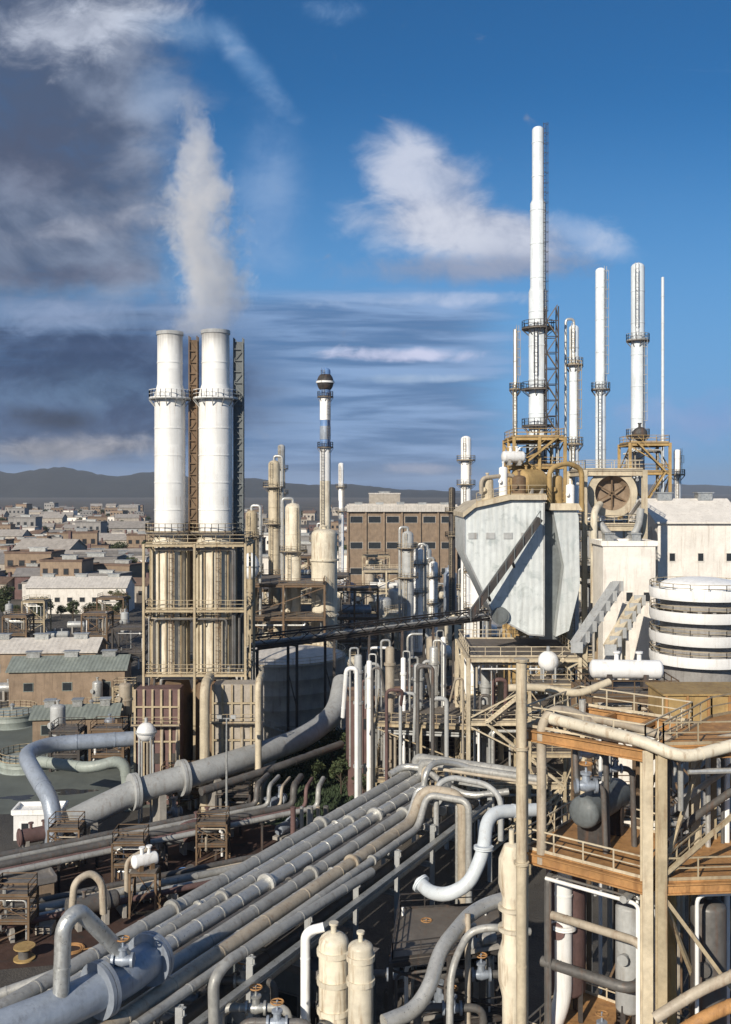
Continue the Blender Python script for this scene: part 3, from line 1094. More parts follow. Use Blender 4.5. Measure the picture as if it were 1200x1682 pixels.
def ridge(y0, depth, x0, x1, hts, seed):
    rg = random.Random(seed)
    n = 160
    mb = MB()
    rows = 6
    vs, fs = [], []
    for j in range(rows + 1):
        t = j / rows
        for i in range(n + 1):
            x = x0 + (x1 - x0) * i / n
            h = hts((x - x0) / (x1 - x0)) * math.sin(math.pi * t)
            h *= 1 + 0.12 * math.sin(i * 0.31 + j) + rg.uniform(-0.05, 0.05)
            vs.append((x, y0 + depth * t, max(0, h) - 1.0))
    for j in range(rows):
        for i in range(n):
            a = j * (n + 1) + i
            fs.append((a, a + 1, a + n + 2, a + n + 1))
    return mb.add(vs, fs)


structure('hills', ridge(5200, 1800, -4200, 600, lambda t: 195 * (0.55 + 0.45 * math.sin(t * 3.0 + 0.5)) * (1 - t) ** 0.25 if t < 1 else 0, 3), 'hill')
structure('far_hills', ridge(9000, 3000, -6500, 6500, lambda t: 130 * (0.6 + 0.4 * math.sin(t * 9.0)) * min(1, 4 * t) * min(1, 4 * (1 - t)), 5), 'hill')

# ------------------------------------------------------------------ the twin chimneys
YC = 130.0
sC = YC / F
for (cx, px_top, wb, wt, low_w, word, lean) in ((279, 547, 50, 41, 60, 'left of the white twin chimneys, lit evenly along its shaft', 283),
                                                (354, 545, 55, 45, 64, 'right of the white twin chimneys, with a dark ladder shaft against it', 354)):
    c = P(cx, HZ, YC)
    r1, r2, r3 = wb * sC / 2, wt * sC / 2, low_w * sC / 2
    t = root('chimney', word, 'chimney', (c.x, YC, 0), 'twin white chimneys')
    zt, zc, zm, zl = ZY(px_top, YC), ZY(638, YC), ZY(880, YC), ZY(1110, YC)
    prof = [(r1, zm)]
    for k in range(5):
        z = zm + 3.5 + 3.6 * k
        prof += [(r1, z - 0.07), (r1 + 0.05, z - 0.07), (r1 + 0.05, z + 0.07), (r1, z + 0.07)]
    MB().lathe((c.x, YC, 0), prof + [(r1, zc - 0.8), (r2, zc + 0.5), (r2, zc + 3.3), (r2 + 0.05, zc + 3.3), (r2 + 0.05, zc + 3.45), (r2, zc + 3.45), (r2, zt), (r2 * 0.86, zt), (r2 * 0.86, zt - 3), (0, zt - 3)], 40).build('upper_shaft', 'chimney_white', t)
    MB().lathe((c.x, YC, zt), [(r2 * 0.84, 0.0), (r2 * 0.84, 0.12), (r2 + 0.12, 0.12), (r2 + 0.12, -0.35), (r2 - 0.02, -0.35)], 32).build('rim', 'grey_paint', t)
    ring_platform(t, (c.x, YC), r1 * 0.98, r1 + 0.75, zc - 1.4, material='grey_paint', rail_mat='white_paint', n=24)
    ring_platform(t, (c.x, YC), r1 * 0.98, r1 + 1.2, zm + 0.6, n=24)
    MB().lathe((c.x, YC, 0), [(r3, zl), (r3, zm - 1.2), (r1 - 0.02, zm - 0.02)], 32).build('lower_shaft', 'cream_paint', t)
    fins = MB()
    for k in range(16):
        a = 2 * math.pi * k / 16
        fins.box((c.x + (r3 + 0.08) * math.cos(a), YC + (r3 + 0.08) * math.sin(a), (zl + zm - 1.2) / 2), (0.34, 0.16, zm - 1.4 - zl), a)
    fins.build('buckstays', 'beige_steel', t)
    ring_platform(t, (c.x, YC), r3 + 0.1, r3 + 0.9, zl + 8.0, n=20)
    MB().ladder((c.x + r3 * 0.3, YC - r3 - 0.35, zl), (c.x + r3 * 0.3, YC - r3 - 0.35, zm), (0, -1, 0)).build('ladder', 'brown_steel', t)
    MB().lathe((c.x, YC, 0), [(r3 * 1.25, 0), (r3 * 1.25, zl - 2.4), (r3, zl)], 8).build('breeching', 'brown_steel', t)

# brown stair shaft between the chimney tops, dark one right of them
for (px, w, y0, y1, YY, m, lab) in ((318, 13, 553, 1000, 130.6, 'brown_steel', 'narrow brown caged ladder shaft squeezed between the twin white chimneys'),
                                    (392, 15, 556, 1105, 131.2, 'clad_dark', 'tall dark ladder shaft standing right of the twin white chimneys')):
    a, b = P(px, y1, YY), P(px, y0, YY)
    t = root('ladder_shaft', lab, 'ladder shaft', (a.x, YY, a.z), None)
    hw = w * YY / F / 2
    for dx in (-hw, hw):
        for dy in (-0.55, 0.55):
            MB().beam((a.x + dx, YY + dy, 0 if px > 350 else a.z), (a.x + dx, YY + dy, b.z), 0.14).build('post', m, t)
    mb = MB()
    z = a.z
    k = 0
    while z < b.z - 1.5:
        for dx in (-hw, hw):
            mb.beam((a.x + dx, YY - 0.6, z), (a.x + dx, YY + 0.6, z), 0.1)
        for dy in (-0.55, 0.55):
            mb.beam((a.x - hw, YY + dy, z), (a.x + hw, YY + dy, z), 0.1)
            mb.beam((a.x + (hw if k % 2 else -hw), YY + dy, z), (a.x - (hw if k % 2 else -hw), YY + dy, z + 1.5), 0.08)
        z += 1.5
        k += 1
    mb.build('bracing', m, t)
    MB().box((a.x, YY + 0.1, (a.z + b.z) / 2), (2 * hw - 0.1, 0.75, b.z - a.z - 1)).build('riser_duct', m, t)

# frame round the lower shafts
xa, xb = P(238, HZ, 127).x, P(404, HZ, 127).x
steel_frame([(xa, 126.2), (xb, 126.2), (xb, 136), (xa, 136)], [ZY(1105, 127), ZY(1000, 127), ZY(893, 127)],
            'slim beige steel frame with open decks around the lower halves of the twin chimneys', 'beige_steel', deck=None, w=0.3, mids=1, stairs=False, brace=False, pipes=8)
# furnace boxes at the feet
for (p0, p1, py0, Y0, wm, lab) in ((222, 294, 1132, 124, 'wall_maroon', 'brown furnace box at the foot of the left chimney, behind the white ball'),
                                   (350, 428, 1124, 123, 'wall_beige', 'greenish beige furnace box at the foot of the right chimney')):
    x0, x1 = P(p0, HZ, Y0).x, P(p1, HZ, Y0).x
    z = ZY(py0, Y0)
    t = root('furnace', lab, 'furnace', ((x0 + x1) / 2, Y0 + 2, 0), None)
    MB().box(((x0 + x1) / 2, Y0 + 1.5, z / 2), (x1 - x0, 3.0, z)).build('casing', wm, t)
    mb = MB()
    for i in range(6):
        x = x0 + (x1 - x0) * i / 5
        mb.ibeam((x, Y0 - 0.14, 0), (x, Y0 - 0.14, z), 0.26)
    for zz in (z * 0.25, z * 0.55, z * 0.85):
        mb.beam((x0, Y0 - 0.2, zz), (x1, Y0 - 0.2, zz), 0.2)
    mb.build('buckstays', 'beige_steel', t)
    for i in range(3):
        x = x0 + (x1 - x0) * (i + 0.5) / 3
        MB().box((x, Y0 - 0.06, z * 0.4), (0.9, 0.1, 1.3)).build('inspection_door', 'dark_steel', t)
        MB().tube([(x + 0.7, Y0 - 0.3, 0.5), (x + 0.7, Y0 - 0.3, z * 0.62), (x + 0.7, Y0 + 0.2, z * 0.7)], 0.16, 8).build('burner_pipe', 'pipe_beige', t)
    d = MB().box(((x0 + x1) / 2, Y0 - 0.8, z * 0.7), (x1 - x0 + 0.6, 1.1, 0.1)).build('platform', 'grating', t)
    MB().rail([(x0 - 0.2, Y0 - 1.3, z * 0.7 + 0.05), (x1 + 0.2, Y0 - 1.3, z * 0.7 + 0.05)]).build('railing', 'beige_steel', d)
# tall posts in front
for px, top, lab in ((336, 1125, 'thick beige pipe standing upright in front of the gap between the furnace boxes'), (424, 1120, 'thin beige pipe standing upright at the right end of the furnaces')):
    a = P(px, HZ, 119.5)
    pipe([(a.x, 119.5, 0), (a.x, 119.5, ZY(top, 119.5)), (a.x, 123.4, ZY(top, 119.5) + 0.2)], 0.62 if px < 400 else 0.4, 'beige_light', lab, 'riser_pipe', 'pipe', n=14)
c = P(240, 1202, 117)
t = root('spherical_vessel', 'small bright white ball tank below the left chimney', 'vessel', (c.x, c.y, 0))
MB().lathe((c.x, c.y, c.z), [(1.15 * math.sin(R(a)), -1.15 * math.cos(R(a))) for a in range(0, 181, 12)], 24).build('shell', 'white_paint', t)
for k in range(4):
    a = R(45 + 90 * k)
    MB().cyl((c.x + math.cos(a), c.y + math.sin(a), 0), (c.x + 0.95 * math.cos(a), c.y + 0.95 * math.sin(a), c.z), 0.12, n=8).build('leg', 'grey_paint', t)
MB().lathe((c.x, c.y, c.z), [(1.15, -0.08), (1.3, -0.08), (1.3, 0.08), (1.15, 0.08)], 24).build('girth_flange', 'grey_paint', t)
MB().cyl((c.x, c.y, c.z + 1.1), (c.x, c.y, c.z + 1.7), 0.2, n=10).build('nozzle', 'grey_paint', t)

# ------------------------------------------------------------------ round tank and dark pipe bridge
TC = Vector((-14.4, 166, 0))
tank(TC, 11.0, 12.0, 'concrete', 'wide pale grey round tank behind the dark pipe bridge', 'roof_pale', n=56)

BA, BB = Vector((-15.5, 139.5, 0)), Vector((22.0, 172.0, 0))
bd = (BB - BA).normalized()
bn = Vector((-bd.y, bd.x, 0))
t = root('pipe_bridge', 'long dark pipe bridge on slim posts crossing in front of the pale round tank', 'pipe bridge', (BA + BB) / 2)
bz = 17.2
for k in range(8):
    q = BA.lerp(BB, k / 7)
    for s in (0, 2.2):
        MB().ibeam(q + bn * s, q + bn * s + Vector((0, 0, bz)), 0.4).build('post', 'dark_steel', t)
    MB().ibeam(q - bn * 0.3 + Vector((0, 0, bz - 0.25)), q + bn * 2.5 + Vector((0, 0, bz - 0.25)), 0.3).beam(q + Vector((0, 0, bz * 0.45)), q + bn * 2.2 + Vector((0, 0, bz * 0.75)), 0.14).build('cross_beam', 'dark_steel', t)
for s, nm in ((0, 0), (2.2, 1)):
    o = bn * s
    mb = MB().ibeam(BA + o + Vector((0, 0, bz + 0.1)), BB + o + Vector((0, 0, bz + 0.1)), 0.3, 0.45).ibeam(BA + o + Vector((0, 0, bz + 1.7)), BB + o + Vector((0, 0, bz + 1.7)), 0.22)
    for k in range(21):
        a, b = BA.lerp(BB, k / 21), BA.lerp(BB, (k + 1) / 21)
        mb.beam(a + o + Vector((0, 0, bz + (0.2 if k % 2 else 1.6))), b + o + Vector((0, 0, bz + (1.6 if k % 2 else 0.2))), 0.12)
    mb.build('truss', 'dark_steel', t)
for k, (s, r, m, lb) in enumerate(((0.5, 0.22, 'pipe_dark', 'dark front pipe'), (1.1, 0.3, 'pipe_grey', 'thick grey middle pipe'), (1.75, 0.18, 'lagging', 'silvery rear pipe'))):
    pipe([BA + bn * s + Vector((0, 0, bz + 0.35 + r)), BB + bn * s + Vector((0, 0, bz + 0.35 + r))], r, m, lb + ' carried along the dark pipe bridge')

# ------------------------------------------------------------------ columns left of the middle
column(534, 604, 0, 205, 17, 'blue_band', 'slender blue and white vent stack with a round head, rising above the fat cream vessel', name='vent_stack', cat='vent stack',
       platforms=((652, 0, 360), (735, 0, 360)), side_pipe=False, plat_w=0.6, rail_mat='dark_steel', ladder=True)
vs = [o for o in bpy.data.objects if o.name.startswith('vent_stack')][0]
sv = P(534, HZ, 205)
for (y0, y1, m) in ((652, 690, 'white_paint'), (700, 722, 'blue_grey'), (735, 790, 'white_paint'), (790, 880, 'cream_paint')):
    rr = 17 * 205 / F / 2 + 0.06
    MB().lathe((sv.x, 205, 0), [(rr - 0.1, ZY(y1, 205)), (rr, ZY(y1, 205)), (rr, ZY(y0, 205)), (rr - 0.1, ZY(y0, 205))], 20).build('painted_band', m, vs)
hz_ = ZY(628, 205)
MB().lathe((sv.x, 205, hz_), [(1.75 * math.sin(R(a)), -2.1 * math.cos(R(a))) for a in range(0, 181, 15)], 20).build('knockout_ball', 'dark_steel', vs)
MB().lathe((sv.x, 205, hz_), [(1.74, -0.2), (1.95, -0.2), (1.95, 0.2), (1.74, 0.2)], 20).build('girth_flange', 'white_paint', vs)
drum_v((sv.x, 200, 0), 2.65, ZY(868, 200), 'cream_paint', 'fat cream vessel standing at the foot of the blue and white stack', legs=False, belt=(0.45, 0.8), name='reactor_vessel')
column(450, 756, 0, 215, 19, 'beige_light', 'beige column with two decks, second to the left of the blue and white stack', platforms=((800, 0, 360), (860, 0, 360)), bands=None)
column(481, 826, 0, 200, 26, 'cream_paint', 'short fat cream column directly left of the cream vessel', platforms=((905, 0, 360),), side_pipe=True, pipe_side=-1)
column(413, 838, 0, 195, 20, 'beige_steel', 'dull beige column just right of the twin chimneys, behind a white ball', platforms=((880, 0, 360), (940, 0, 360)))
c = P(411, 930, 185)
t = root('spherical_vessel', 'bright white ball on top of a slim post right of the twin chimneys', 'vessel', (c.x, c.y, 0))
MB().lathe(c, [(1.7 * math.sin(R(a)), -2.6 * math.cos(R(a))) for a in range(0, 181, 12)], 22).build('shell', 'white_paint', t)
MB().cyl((c.x, c.y, 0), (c.x, c.y, c.z - 2.3), 0.6, n=14).build('pedestal', 'beige_steel', t)
MB().lathe(c, [(1.69, -0.1), (1.85, -0.1), (1.85, 0.1), (1.69, 0.1)], 22).build('girth_flange', 'grey_paint', t)
steel_frame([(-24, 190), (-8, 190), (-8, 212), (-24, 212)], [8, 15, 21.5], 'brown steel frame around the feet of the cream columns behind the round tank', 'brown_steel', w=0.4, mids=1, pipes=14)
for px, top, YY, w_, lab in ((462, 730, 300, 12, 'thin grey column far behind the beige ones, left of the blue and white stack'), (765, 716, 230, 17, 'slim pale column left of the blue-grey hopper house'),
                             (560, 760, 330, 9, 'far thin pale column right of the blue and white stack'), (742, 800, 260, 11, 'dark thin column at the right end of the brown hall')):
    column(px, top, 0, YY, w_, 'dark_steel' if 'dark' in lab else 'grey_paint' if 'grey c' in lab else 'white_paint', lab, platforms=((top + 40, 0, 360), (top + 80, 0, 360)), plat_w=1.0, side_pipe=False)

# ------------------------------------------------------------------ brown hall in the middle distance
c = P(660, HZ, 400)
hall = block((c.x, 414, 0), (45, 26, ZY(831, 400)), 0, 'wall_brown', 'roof_pale', 'large brown process hall with a flat beige roof and rows of wide openings', windows=(6, 3), wsize=(5.0, 2.6), vents=5, name='process_hall')
MB().box((c.x, 400.4, ZY(831, 400) - 1.2), (46.5, 1.6, 2.4)).build('fascia', 'roof_pale', hall)
for i in range(7):
    x = c.x - 22.3 + 44.6 * i / 6
    MB().box((x, 400.6, ZY(831, 400) / 2 - 1.3), (0.7, 0.8, ZY(831, 400) - 2.6)).build('pilaster', 'wall_brown', hall)
block((P(632, HZ, 430).x, 445, 0), (14, 10, ZY(812, 430)), 0, 'wall_beige', 'roof_pale', 'beige box building rising behind the flat roof of the brown hall', windows=(0, 0), vents=1)

# ------------------------------------------------------------------ blue-grey hopper house
YH = 110.0
t = root('hopper_house', 'big blue-grey clad hopper house with a dark wedge down its front', 'hopper house', (P(855, HZ, YH).x, YH + 6, ZY(1045, YH)))
L_ = [(762, 850), (780, 834), (838, 822), (893, 822), (893, 1044), (868, 1042), (812, 1012), (762, 908)]
MB().prism([P(a, b, YH) for a, b in reversed(L_)], (0, 11, 0)).build('left_bin', 'clad_blue', t)
R_ = [(908, 836), (946, 836), (950, 850), (952, 962), (934, 1036), (912, 1046), (926, 930)]
MB().prism([P(a, b, YH + 0.9) for a, b in reversed(R_)], (0, 10, 0)).build('right_bin', 'clad_blue', t)
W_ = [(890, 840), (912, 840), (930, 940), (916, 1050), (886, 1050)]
MB().prism([P(a, b, YH + 2.4) for a, b in reversed(W_)], (0, 8, 0)).build('recess_shade_wall', 'clad_dark', t)  # dark colour stands in for the shade between the two bins
mb = MB()
for a, b in zip(L_, L_[1:] + L_[:1]):
    mb.beam(P(*a, YH - 0.06), P(*b, YH - 0.06), 0.16)
mb.build('edge_trim', 'grey_paint', t)
cap = MB().prism([P(a, b, YH - 0.6) for a, b in reversed([(760, 842), (780, 826), (838, 813), (898, 813), (898, 821), (838, 821), (780, 834), (760, 850)])], (0, 12, 0)).build('roof', 'beige_light', t)
MB().rail([P(782, 826, YH - 0.4), P(838, 813, YH - 0.4), P(897, 813, YH - 0.4), P(897, 813, YH + 11)]).build('railing', 'beige_steel', cap)
c2 = MB().prism([P(a, b, YH + 0.4) for a, b in reversed([(904, 827), (950, 827), (956, 838), (904, 838)])], (0, 11, 0)).build('roof', 'beige_light', t)
for k in range(4):
    q = P(776 + 29 * k, 880 + 0, YH - 0.05)
    MB().box((q.x, q.y, q.z), (1.0, 0.1, 0.7)).build('inspection_hatch', 'grey_paint', t)
c = P(822, 1012, YH - 0.5)
MB().cyl(c, c + Vector((0, 1.2, 0)), 1.0, n=20).cyl(c - Vector((0, 0.1, 0)), c, 0.75, n=20).build('round_hatch', 'clad_dark', t)
# inclined conveyor over the left face
a, b = P(886, 852, YH - 1.6), P(772, 1012, YH - 3.0)
t = root('conveyor', 'dark inclined conveyor climbing across the blue-grey hopper house', 'conveyor', b)
MB().beam(b, a, 0.7, 0.65).build('gallery', 'dark_steel', t)
mb = MB()
for k in range(9):
    q = b.lerp(a, k / 8)
    mb.beam(q + Vector((0, -0.55, -0.5)), q + Vector((0, -0.55, 0.9)), 0.08)
mb.beam(b + Vector((0, -0.55, 0.9)), a + Vector((0, -0.55, 0.9)), 0.07)
mb.build('railing', 'clad_dark', t)
for k in (0.25, 0.6):
    q = b.lerp(a, k)
    MB().beam(q - Vector((0, -0.3, 0.3)), q + Vector((0.5, 1.8, -1.2)), 0.25).build('bracket', 'dark_steel', t)
# frame carrying the hopper house
hx0, hx1 = P(768, HZ, 108).x, P(950, HZ, 108).x
steel_frame([(hx0, 107.5), (hx1, 107.5), (hx1, 121), (hx0, 121)], [7.5, 14.5, 21.5], 'beige frame of posts and decks carrying the blue-grey hopper house', 'beige_light', w=0.4, mids=1, stairs=True, pipes=24)
c = P(900, 1086, 104)
t = root('spherical_vessel', 'white ball tank on the frame right below the hopper house', 'vessel', (c.x, c.y, 20.4))
MB().lathe(c, [(1.1 * math.sin(R(a)), -1.1 * math.cos(R(a))) for a in range(0, 181, 12)], 22).build('shell', 'white_paint', t)
for k in range(4):
    a = R(45 + 90 * k)
    MB().cyl((c.x + 0.9 * math.cos(a), c.y + 0.9 * math.sin(a), 19.6), (c.x + 0.9 * math.cos(a), c.y + 0.9 * math.sin(a), c.z), 0.1, n=8).build('leg', 'grey_paint', t)
MB().cyl(c + Vector((0, 0, 1)), c + Vector((0, 0, 1.6)), 0.2, n=10).build('nozzle', 'grey_paint', t)
steel_frame([(P(868, HZ, 102).x, 101.5), (P(942, HZ, 102).x, 101.5), (P(942, HZ, 102).x, 106.6), (P(868, HZ, 102).x, 106.6)], [12.5, 19.6],
            'small beige deck frame under the white ball below the hopper house', 'beige_steel', w=0.3)
# grey chutes leaving to the right
for k, (p0, p1, m, lab) in enumerate((((1012, 962), (945, 1062), 'grey_paint', 'upper grey inclined chute right of the hopper house'), ((1048, 985), (1000, 1066), 'beige_light', 'beige inclined chute between the hopper house and the ring galleries'))):
    a, b = P(*p0, 104), P(*p1, 99)
    t = root('chute', lab, 'chute', b)
    MB().beam(a, b, 1.1, 1.0).build('trough', m, t)
    mb = MB()
    for i in range(7):
        q = a.lerp(b, i / 6)
        mb.beam(q + Vector((-0.6, -0.55, 0)), q + Vector((0.6, -0.55, 0)), 0.12, 1.1)
    mb.build('ribs', 'grey_paint', t)
    MB().beam(a.lerp(b, 0.5), Vector((a.lerp(b, 0.5).x, 102, 14)), 0.3).build('post', 'beige_steel', t)

# ------------------------------------------------------------------ tall columns on the right
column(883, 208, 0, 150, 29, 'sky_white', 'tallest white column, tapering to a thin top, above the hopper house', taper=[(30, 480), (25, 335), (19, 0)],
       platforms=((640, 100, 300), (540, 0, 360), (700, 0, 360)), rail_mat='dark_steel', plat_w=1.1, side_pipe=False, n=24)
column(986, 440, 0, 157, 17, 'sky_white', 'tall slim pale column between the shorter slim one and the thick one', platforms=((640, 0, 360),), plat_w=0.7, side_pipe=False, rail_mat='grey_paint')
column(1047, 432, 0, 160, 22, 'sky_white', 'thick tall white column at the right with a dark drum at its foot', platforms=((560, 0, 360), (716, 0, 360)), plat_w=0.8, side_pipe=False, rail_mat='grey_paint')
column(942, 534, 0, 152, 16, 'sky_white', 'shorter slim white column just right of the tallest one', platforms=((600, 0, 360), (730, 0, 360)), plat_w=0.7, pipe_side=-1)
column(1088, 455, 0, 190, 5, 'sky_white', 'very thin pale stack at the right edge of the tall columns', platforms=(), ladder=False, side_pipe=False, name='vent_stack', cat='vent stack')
column(1112, 738, 0, 200, 12, 'white_paint', 'short pale column right of the dark drum, above the white works', platforms=((780, 0, 360),), plat_w=0.8, side_pipe=False)
column(846, 540, 0, 168, 7, 'galvanised', 'thin grey stack close on the left of the tallest white column', platforms=((640, 0, 360),), plat_w=0.7, side_pipe=False, name='vent_stack', cat='vent stack')
# lattice stair tower on the right of the tallest column
x = P(905, HZ, 148).x
t = root('stair_tower', 'dark lattice stair tower hugging the right side of the tallest white column', 'stair tower', (x, 148, 0))
for dx in (-0.9, 0.9):
    for dy in (-0.9, 0.9):
        MB().beam((x + dx, 148 + dy, 0), (x + dx, 148 + dy, ZY(505, 148)), 0.18).build('post', 'dark_steel', t)
mb, m2 = MB(), MB()
z, k = 20.0, 0
while z < ZY(510, 148):
    for dy in (-0.9, 0.9):
        mb.beam((x - 0.9, 148 + dy, z), (x + 0.9, 148 + dy, z), 0.12)
    for dx in (-0.9, 0.9):
        mb.beam((x + dx, 147.1, z), (x + dx, 148.9, z + 2.4), 0.1)
    m2.beam((x - 0.8 if k % 2 else x + 0.8, 147.5, z), (x + 0.8 if k % 2 else x - 0.8, 147.5, z + 2.4), 0.6, 0.12)
    z += 2.4
    k += 1
mb.build('bracing', 'dark_steel', t)
m2.build('stair_flights', 'grating', t)
# frame and ochre drum round the foot of the tallest column
x0, x1 = P(842, HZ, 138).x, P(925, HZ, 138).x
steel_frame([(x0, 137), (x1, 137), (x1, 147), (x0, 147)], [20, 30, ZY(815, 138), ZY(765, 138), ZY(718, 138)], 'ochre steel frame around the foot of the tallest white column', 'ochre', w=0.4, mids=1, stairs=True, pipes=30)
c = P(868, 793, 136)
drum_h(c, 3.4, 1.9, R(35), 'ochre', 'round ochre drum on the frame above the hopper house roof', sh=0.3)
c = P(836, 752, 139)
drum_h((c.x, 135.2, c.z), 2.6, 0.8, R(10), 'white_paint', 'small white drum at the top left of the ochre frame', sh=0.4)
# duct mouth with beige ring, under a beige portal
YD = 118.0
c = P(1005, 810, YD)
t = root('duct_mouth', 'large round brown duct mouth in a beige ring facing out under a beige portal', 'duct', c)
MB().lathe(c, [(2.1, 6), (2.1, -0.3), (2.95, -0.3), (2.95, 0.5), (2.35, 0.6)], 32, Vector((0.08, 1, 0))).build('ring', 'beige_light', t)
MB().lathe(c, [(0, 1.2), (1.6, 0.9), (2.1, 0.2)], 32, Vector((0.08, 1, 0))).build('damper_plate', 'wall_brown', t)
mb = MB()
for k in range(6):
    a = R(30 + 60 * k)
    mb.beam(c + Vector((0, 0.25, 0)), c + Vector((2.05 * math.cos(a), 0.25, 2.05 * math.sin(a))), 0.15)
mb.build('spokes', 'brown_steel', t)
x0, x1 = P(958, HZ, YD).x, P(1056, HZ, YD).x
steel_frame([(x0, 117.5), (x1, 117.5), (x1, 126), (x0, 126)], [20, 30, ZY(862, 118), ZY(772, 118)], 'beige portal frame around the round brown duct mouth', 'beige_light', w=0.6, deck='grating', brace=False, pipes=8)
pipe([P(1052, 835, 116), P(1048, 870, 116), P(1024, 895, 116), P(1000, 880, 116), P(985, 860, 116.5)], 0.45, 'grey_paint', 'grey looping pipe hanging below the round duct mouth', n=12, bend=1.5)
pipe([P(975, 990, 115), P(975, 840, 115), P(985, 828, 117)], 0.42, 'cream_paint', 'upright cream pipe left of the round duct mouth', n=12)
c = P(1056, 712, 150)
drum_h((c.x, 152, c.z), 1.6, 1.1, R(80), 'dark_steel', 'small dark round drum on the deck at the foot of the thick white column', sh=0.3)
x0, x1 = P(1030, HZ, 152).x, P(1095, HZ, 152).x
steel_frame([(x0, 150.5), (x1, 150.5), (x1, 157), (x0, 157)], [24, 36, ZY(775, 152), ZY(728, 152)], 'ochre frame at the foot of the thick white column, carrying the dark drum', 'ochre', w=0.4, stairs=True, pipes=10)

# ------------------------------------------------------------------ white works on the right
for (p0, p1, top, YY, dep, kind, lab, win, nm) in (
        (1000, 1092, 872, 131, 12, 'flat', 'white works block with a flat roof, beside the hopper house', (4, 5), 'process_building'),
        (1080, 1220, 858, 128, 14, 'gable', 'highest white works block with a pitched roof, behind the ring galleries', (3, 4), 'process_building'),
        (990, 1076, 897, 109, 5, 'flat', 'white annex block in front of the grey looping pipe, beside the hopper house', (3, 3), 'process_building'),
        (1192, 1290, 872, 150, 14, 'flat', 'white works block cut by the right edge of the view', (4, 4), 'process_building')):
    x0, x1 = P(p0, HZ, YY).x, P(p1, HZ, YY).x
    block(((x0 + x1) / 2, YY + dep / 2, 0), (x1 - x0, dep, ZY(top, YY)), 0, 'wall_white', 'wall_white', lab, kind, windows=win, wsize=(0.7, 1.0), vents=2, name=nm)
# round vessel with ring galleries
YR = 100.0
c = P(1150, HZ, YR)
t = root('gallery_tower', 'round tower with white ring galleries and dark gaps at the right edge', 'round tower', (c.x, YR, 0))
MB().lathe((c.x, YR, 0), [(4.0, 0), (4.0, ZY(962, YR))], 36).build('shell', 'wall_grey', t)
MB().lathe((c.x, YR, ZY(962, YR)), [(4.1, -0.2)] + dome(4.1, 0.9), 36).build('roof', 'white_paint', t)
for py in (975, 1010, 1046, 1080):
    z = ZY(py, YR)
    d = MB().lathe((c.x, YR, z), [(3.95, -0.35), (5.0, -0.35), (5.1, 0.0), (5.1, 0.7), (4.95, 0.7), (4.95, 0.12), (3.95, 0.12)], 36).build('ring_gallery', 'white_paint', t)
    MB().rail([Vector((c.x + 5.0 * math.cos(R(a)), YR + 5.0 * math.sin(R(a)), z + 0.5)) for a in range(0, 360, 20)], 0.8, 0.03, True).build('railing', 'beige_steel', d)
for k in range(10):
    a = R(180 + 20 * k)
    MB().box((c.x + 4.0 * math.cos(a), YR + 4.0 * math.sin(a), ZY(1007, YR)), (0.16, 1.0, 1.1), a).build('hatch', 'opening', t)

# pale drum on its deck, ochre duct, right middle distance
x0, x1 = P(955, HZ, 75).x, P(1100, HZ, 75).x
steel_frame([(x0, 72.5), (x1, 72.5), (x1, 78), (x0, 78)], [16, 24.6], 'brown deck frame under the long white drum', 'brown_steel', w=0.32, mids=1, pipes=14)
drum_h(P(1028, 1099, 75), 4.9, 0.72, R(-4), 'white_paint', 'long white horizontal drum on the brown deck frame', sh=0.75, saddle='dark_steel')
x0, x1 = P(1085, HZ, 62).x, P(1260, HZ, 62).x
t = root('duct', 'wide ochre clad duct box at the right edge', 'duct', ((x0 + x1) / 2, 63, 24.4))
MB().box(((x0 + x1) / 2, 63, 25.9), (x1 - x0, 3.6, 2.4)).build('casing', 'ochre', t)
mb = MB()
for k in range(6):
    x = x0 + 0.1 + (x1 - x0 - 0.2) * k / 5
    mb.box((x, 63, 25.9), (0.14, 3.8, 2.6))
mb.build('stiffeners', 'rust_orange', t)
MB().box(((x0 + x1) / 2, 63, 27.16), (x1 - x0 + 0.3, 3.9, 0.12)).build('lid', 'ochre', t)
steel_frame([(x0 - 0.3, 60.6), (x1, 60.6), (x1, 66), (x0 - 0.3, 66)], [16.5, 24.4], 'brown post frame holding up the ochre duct box', 'brown_steel', w=0.3, pipes=14)

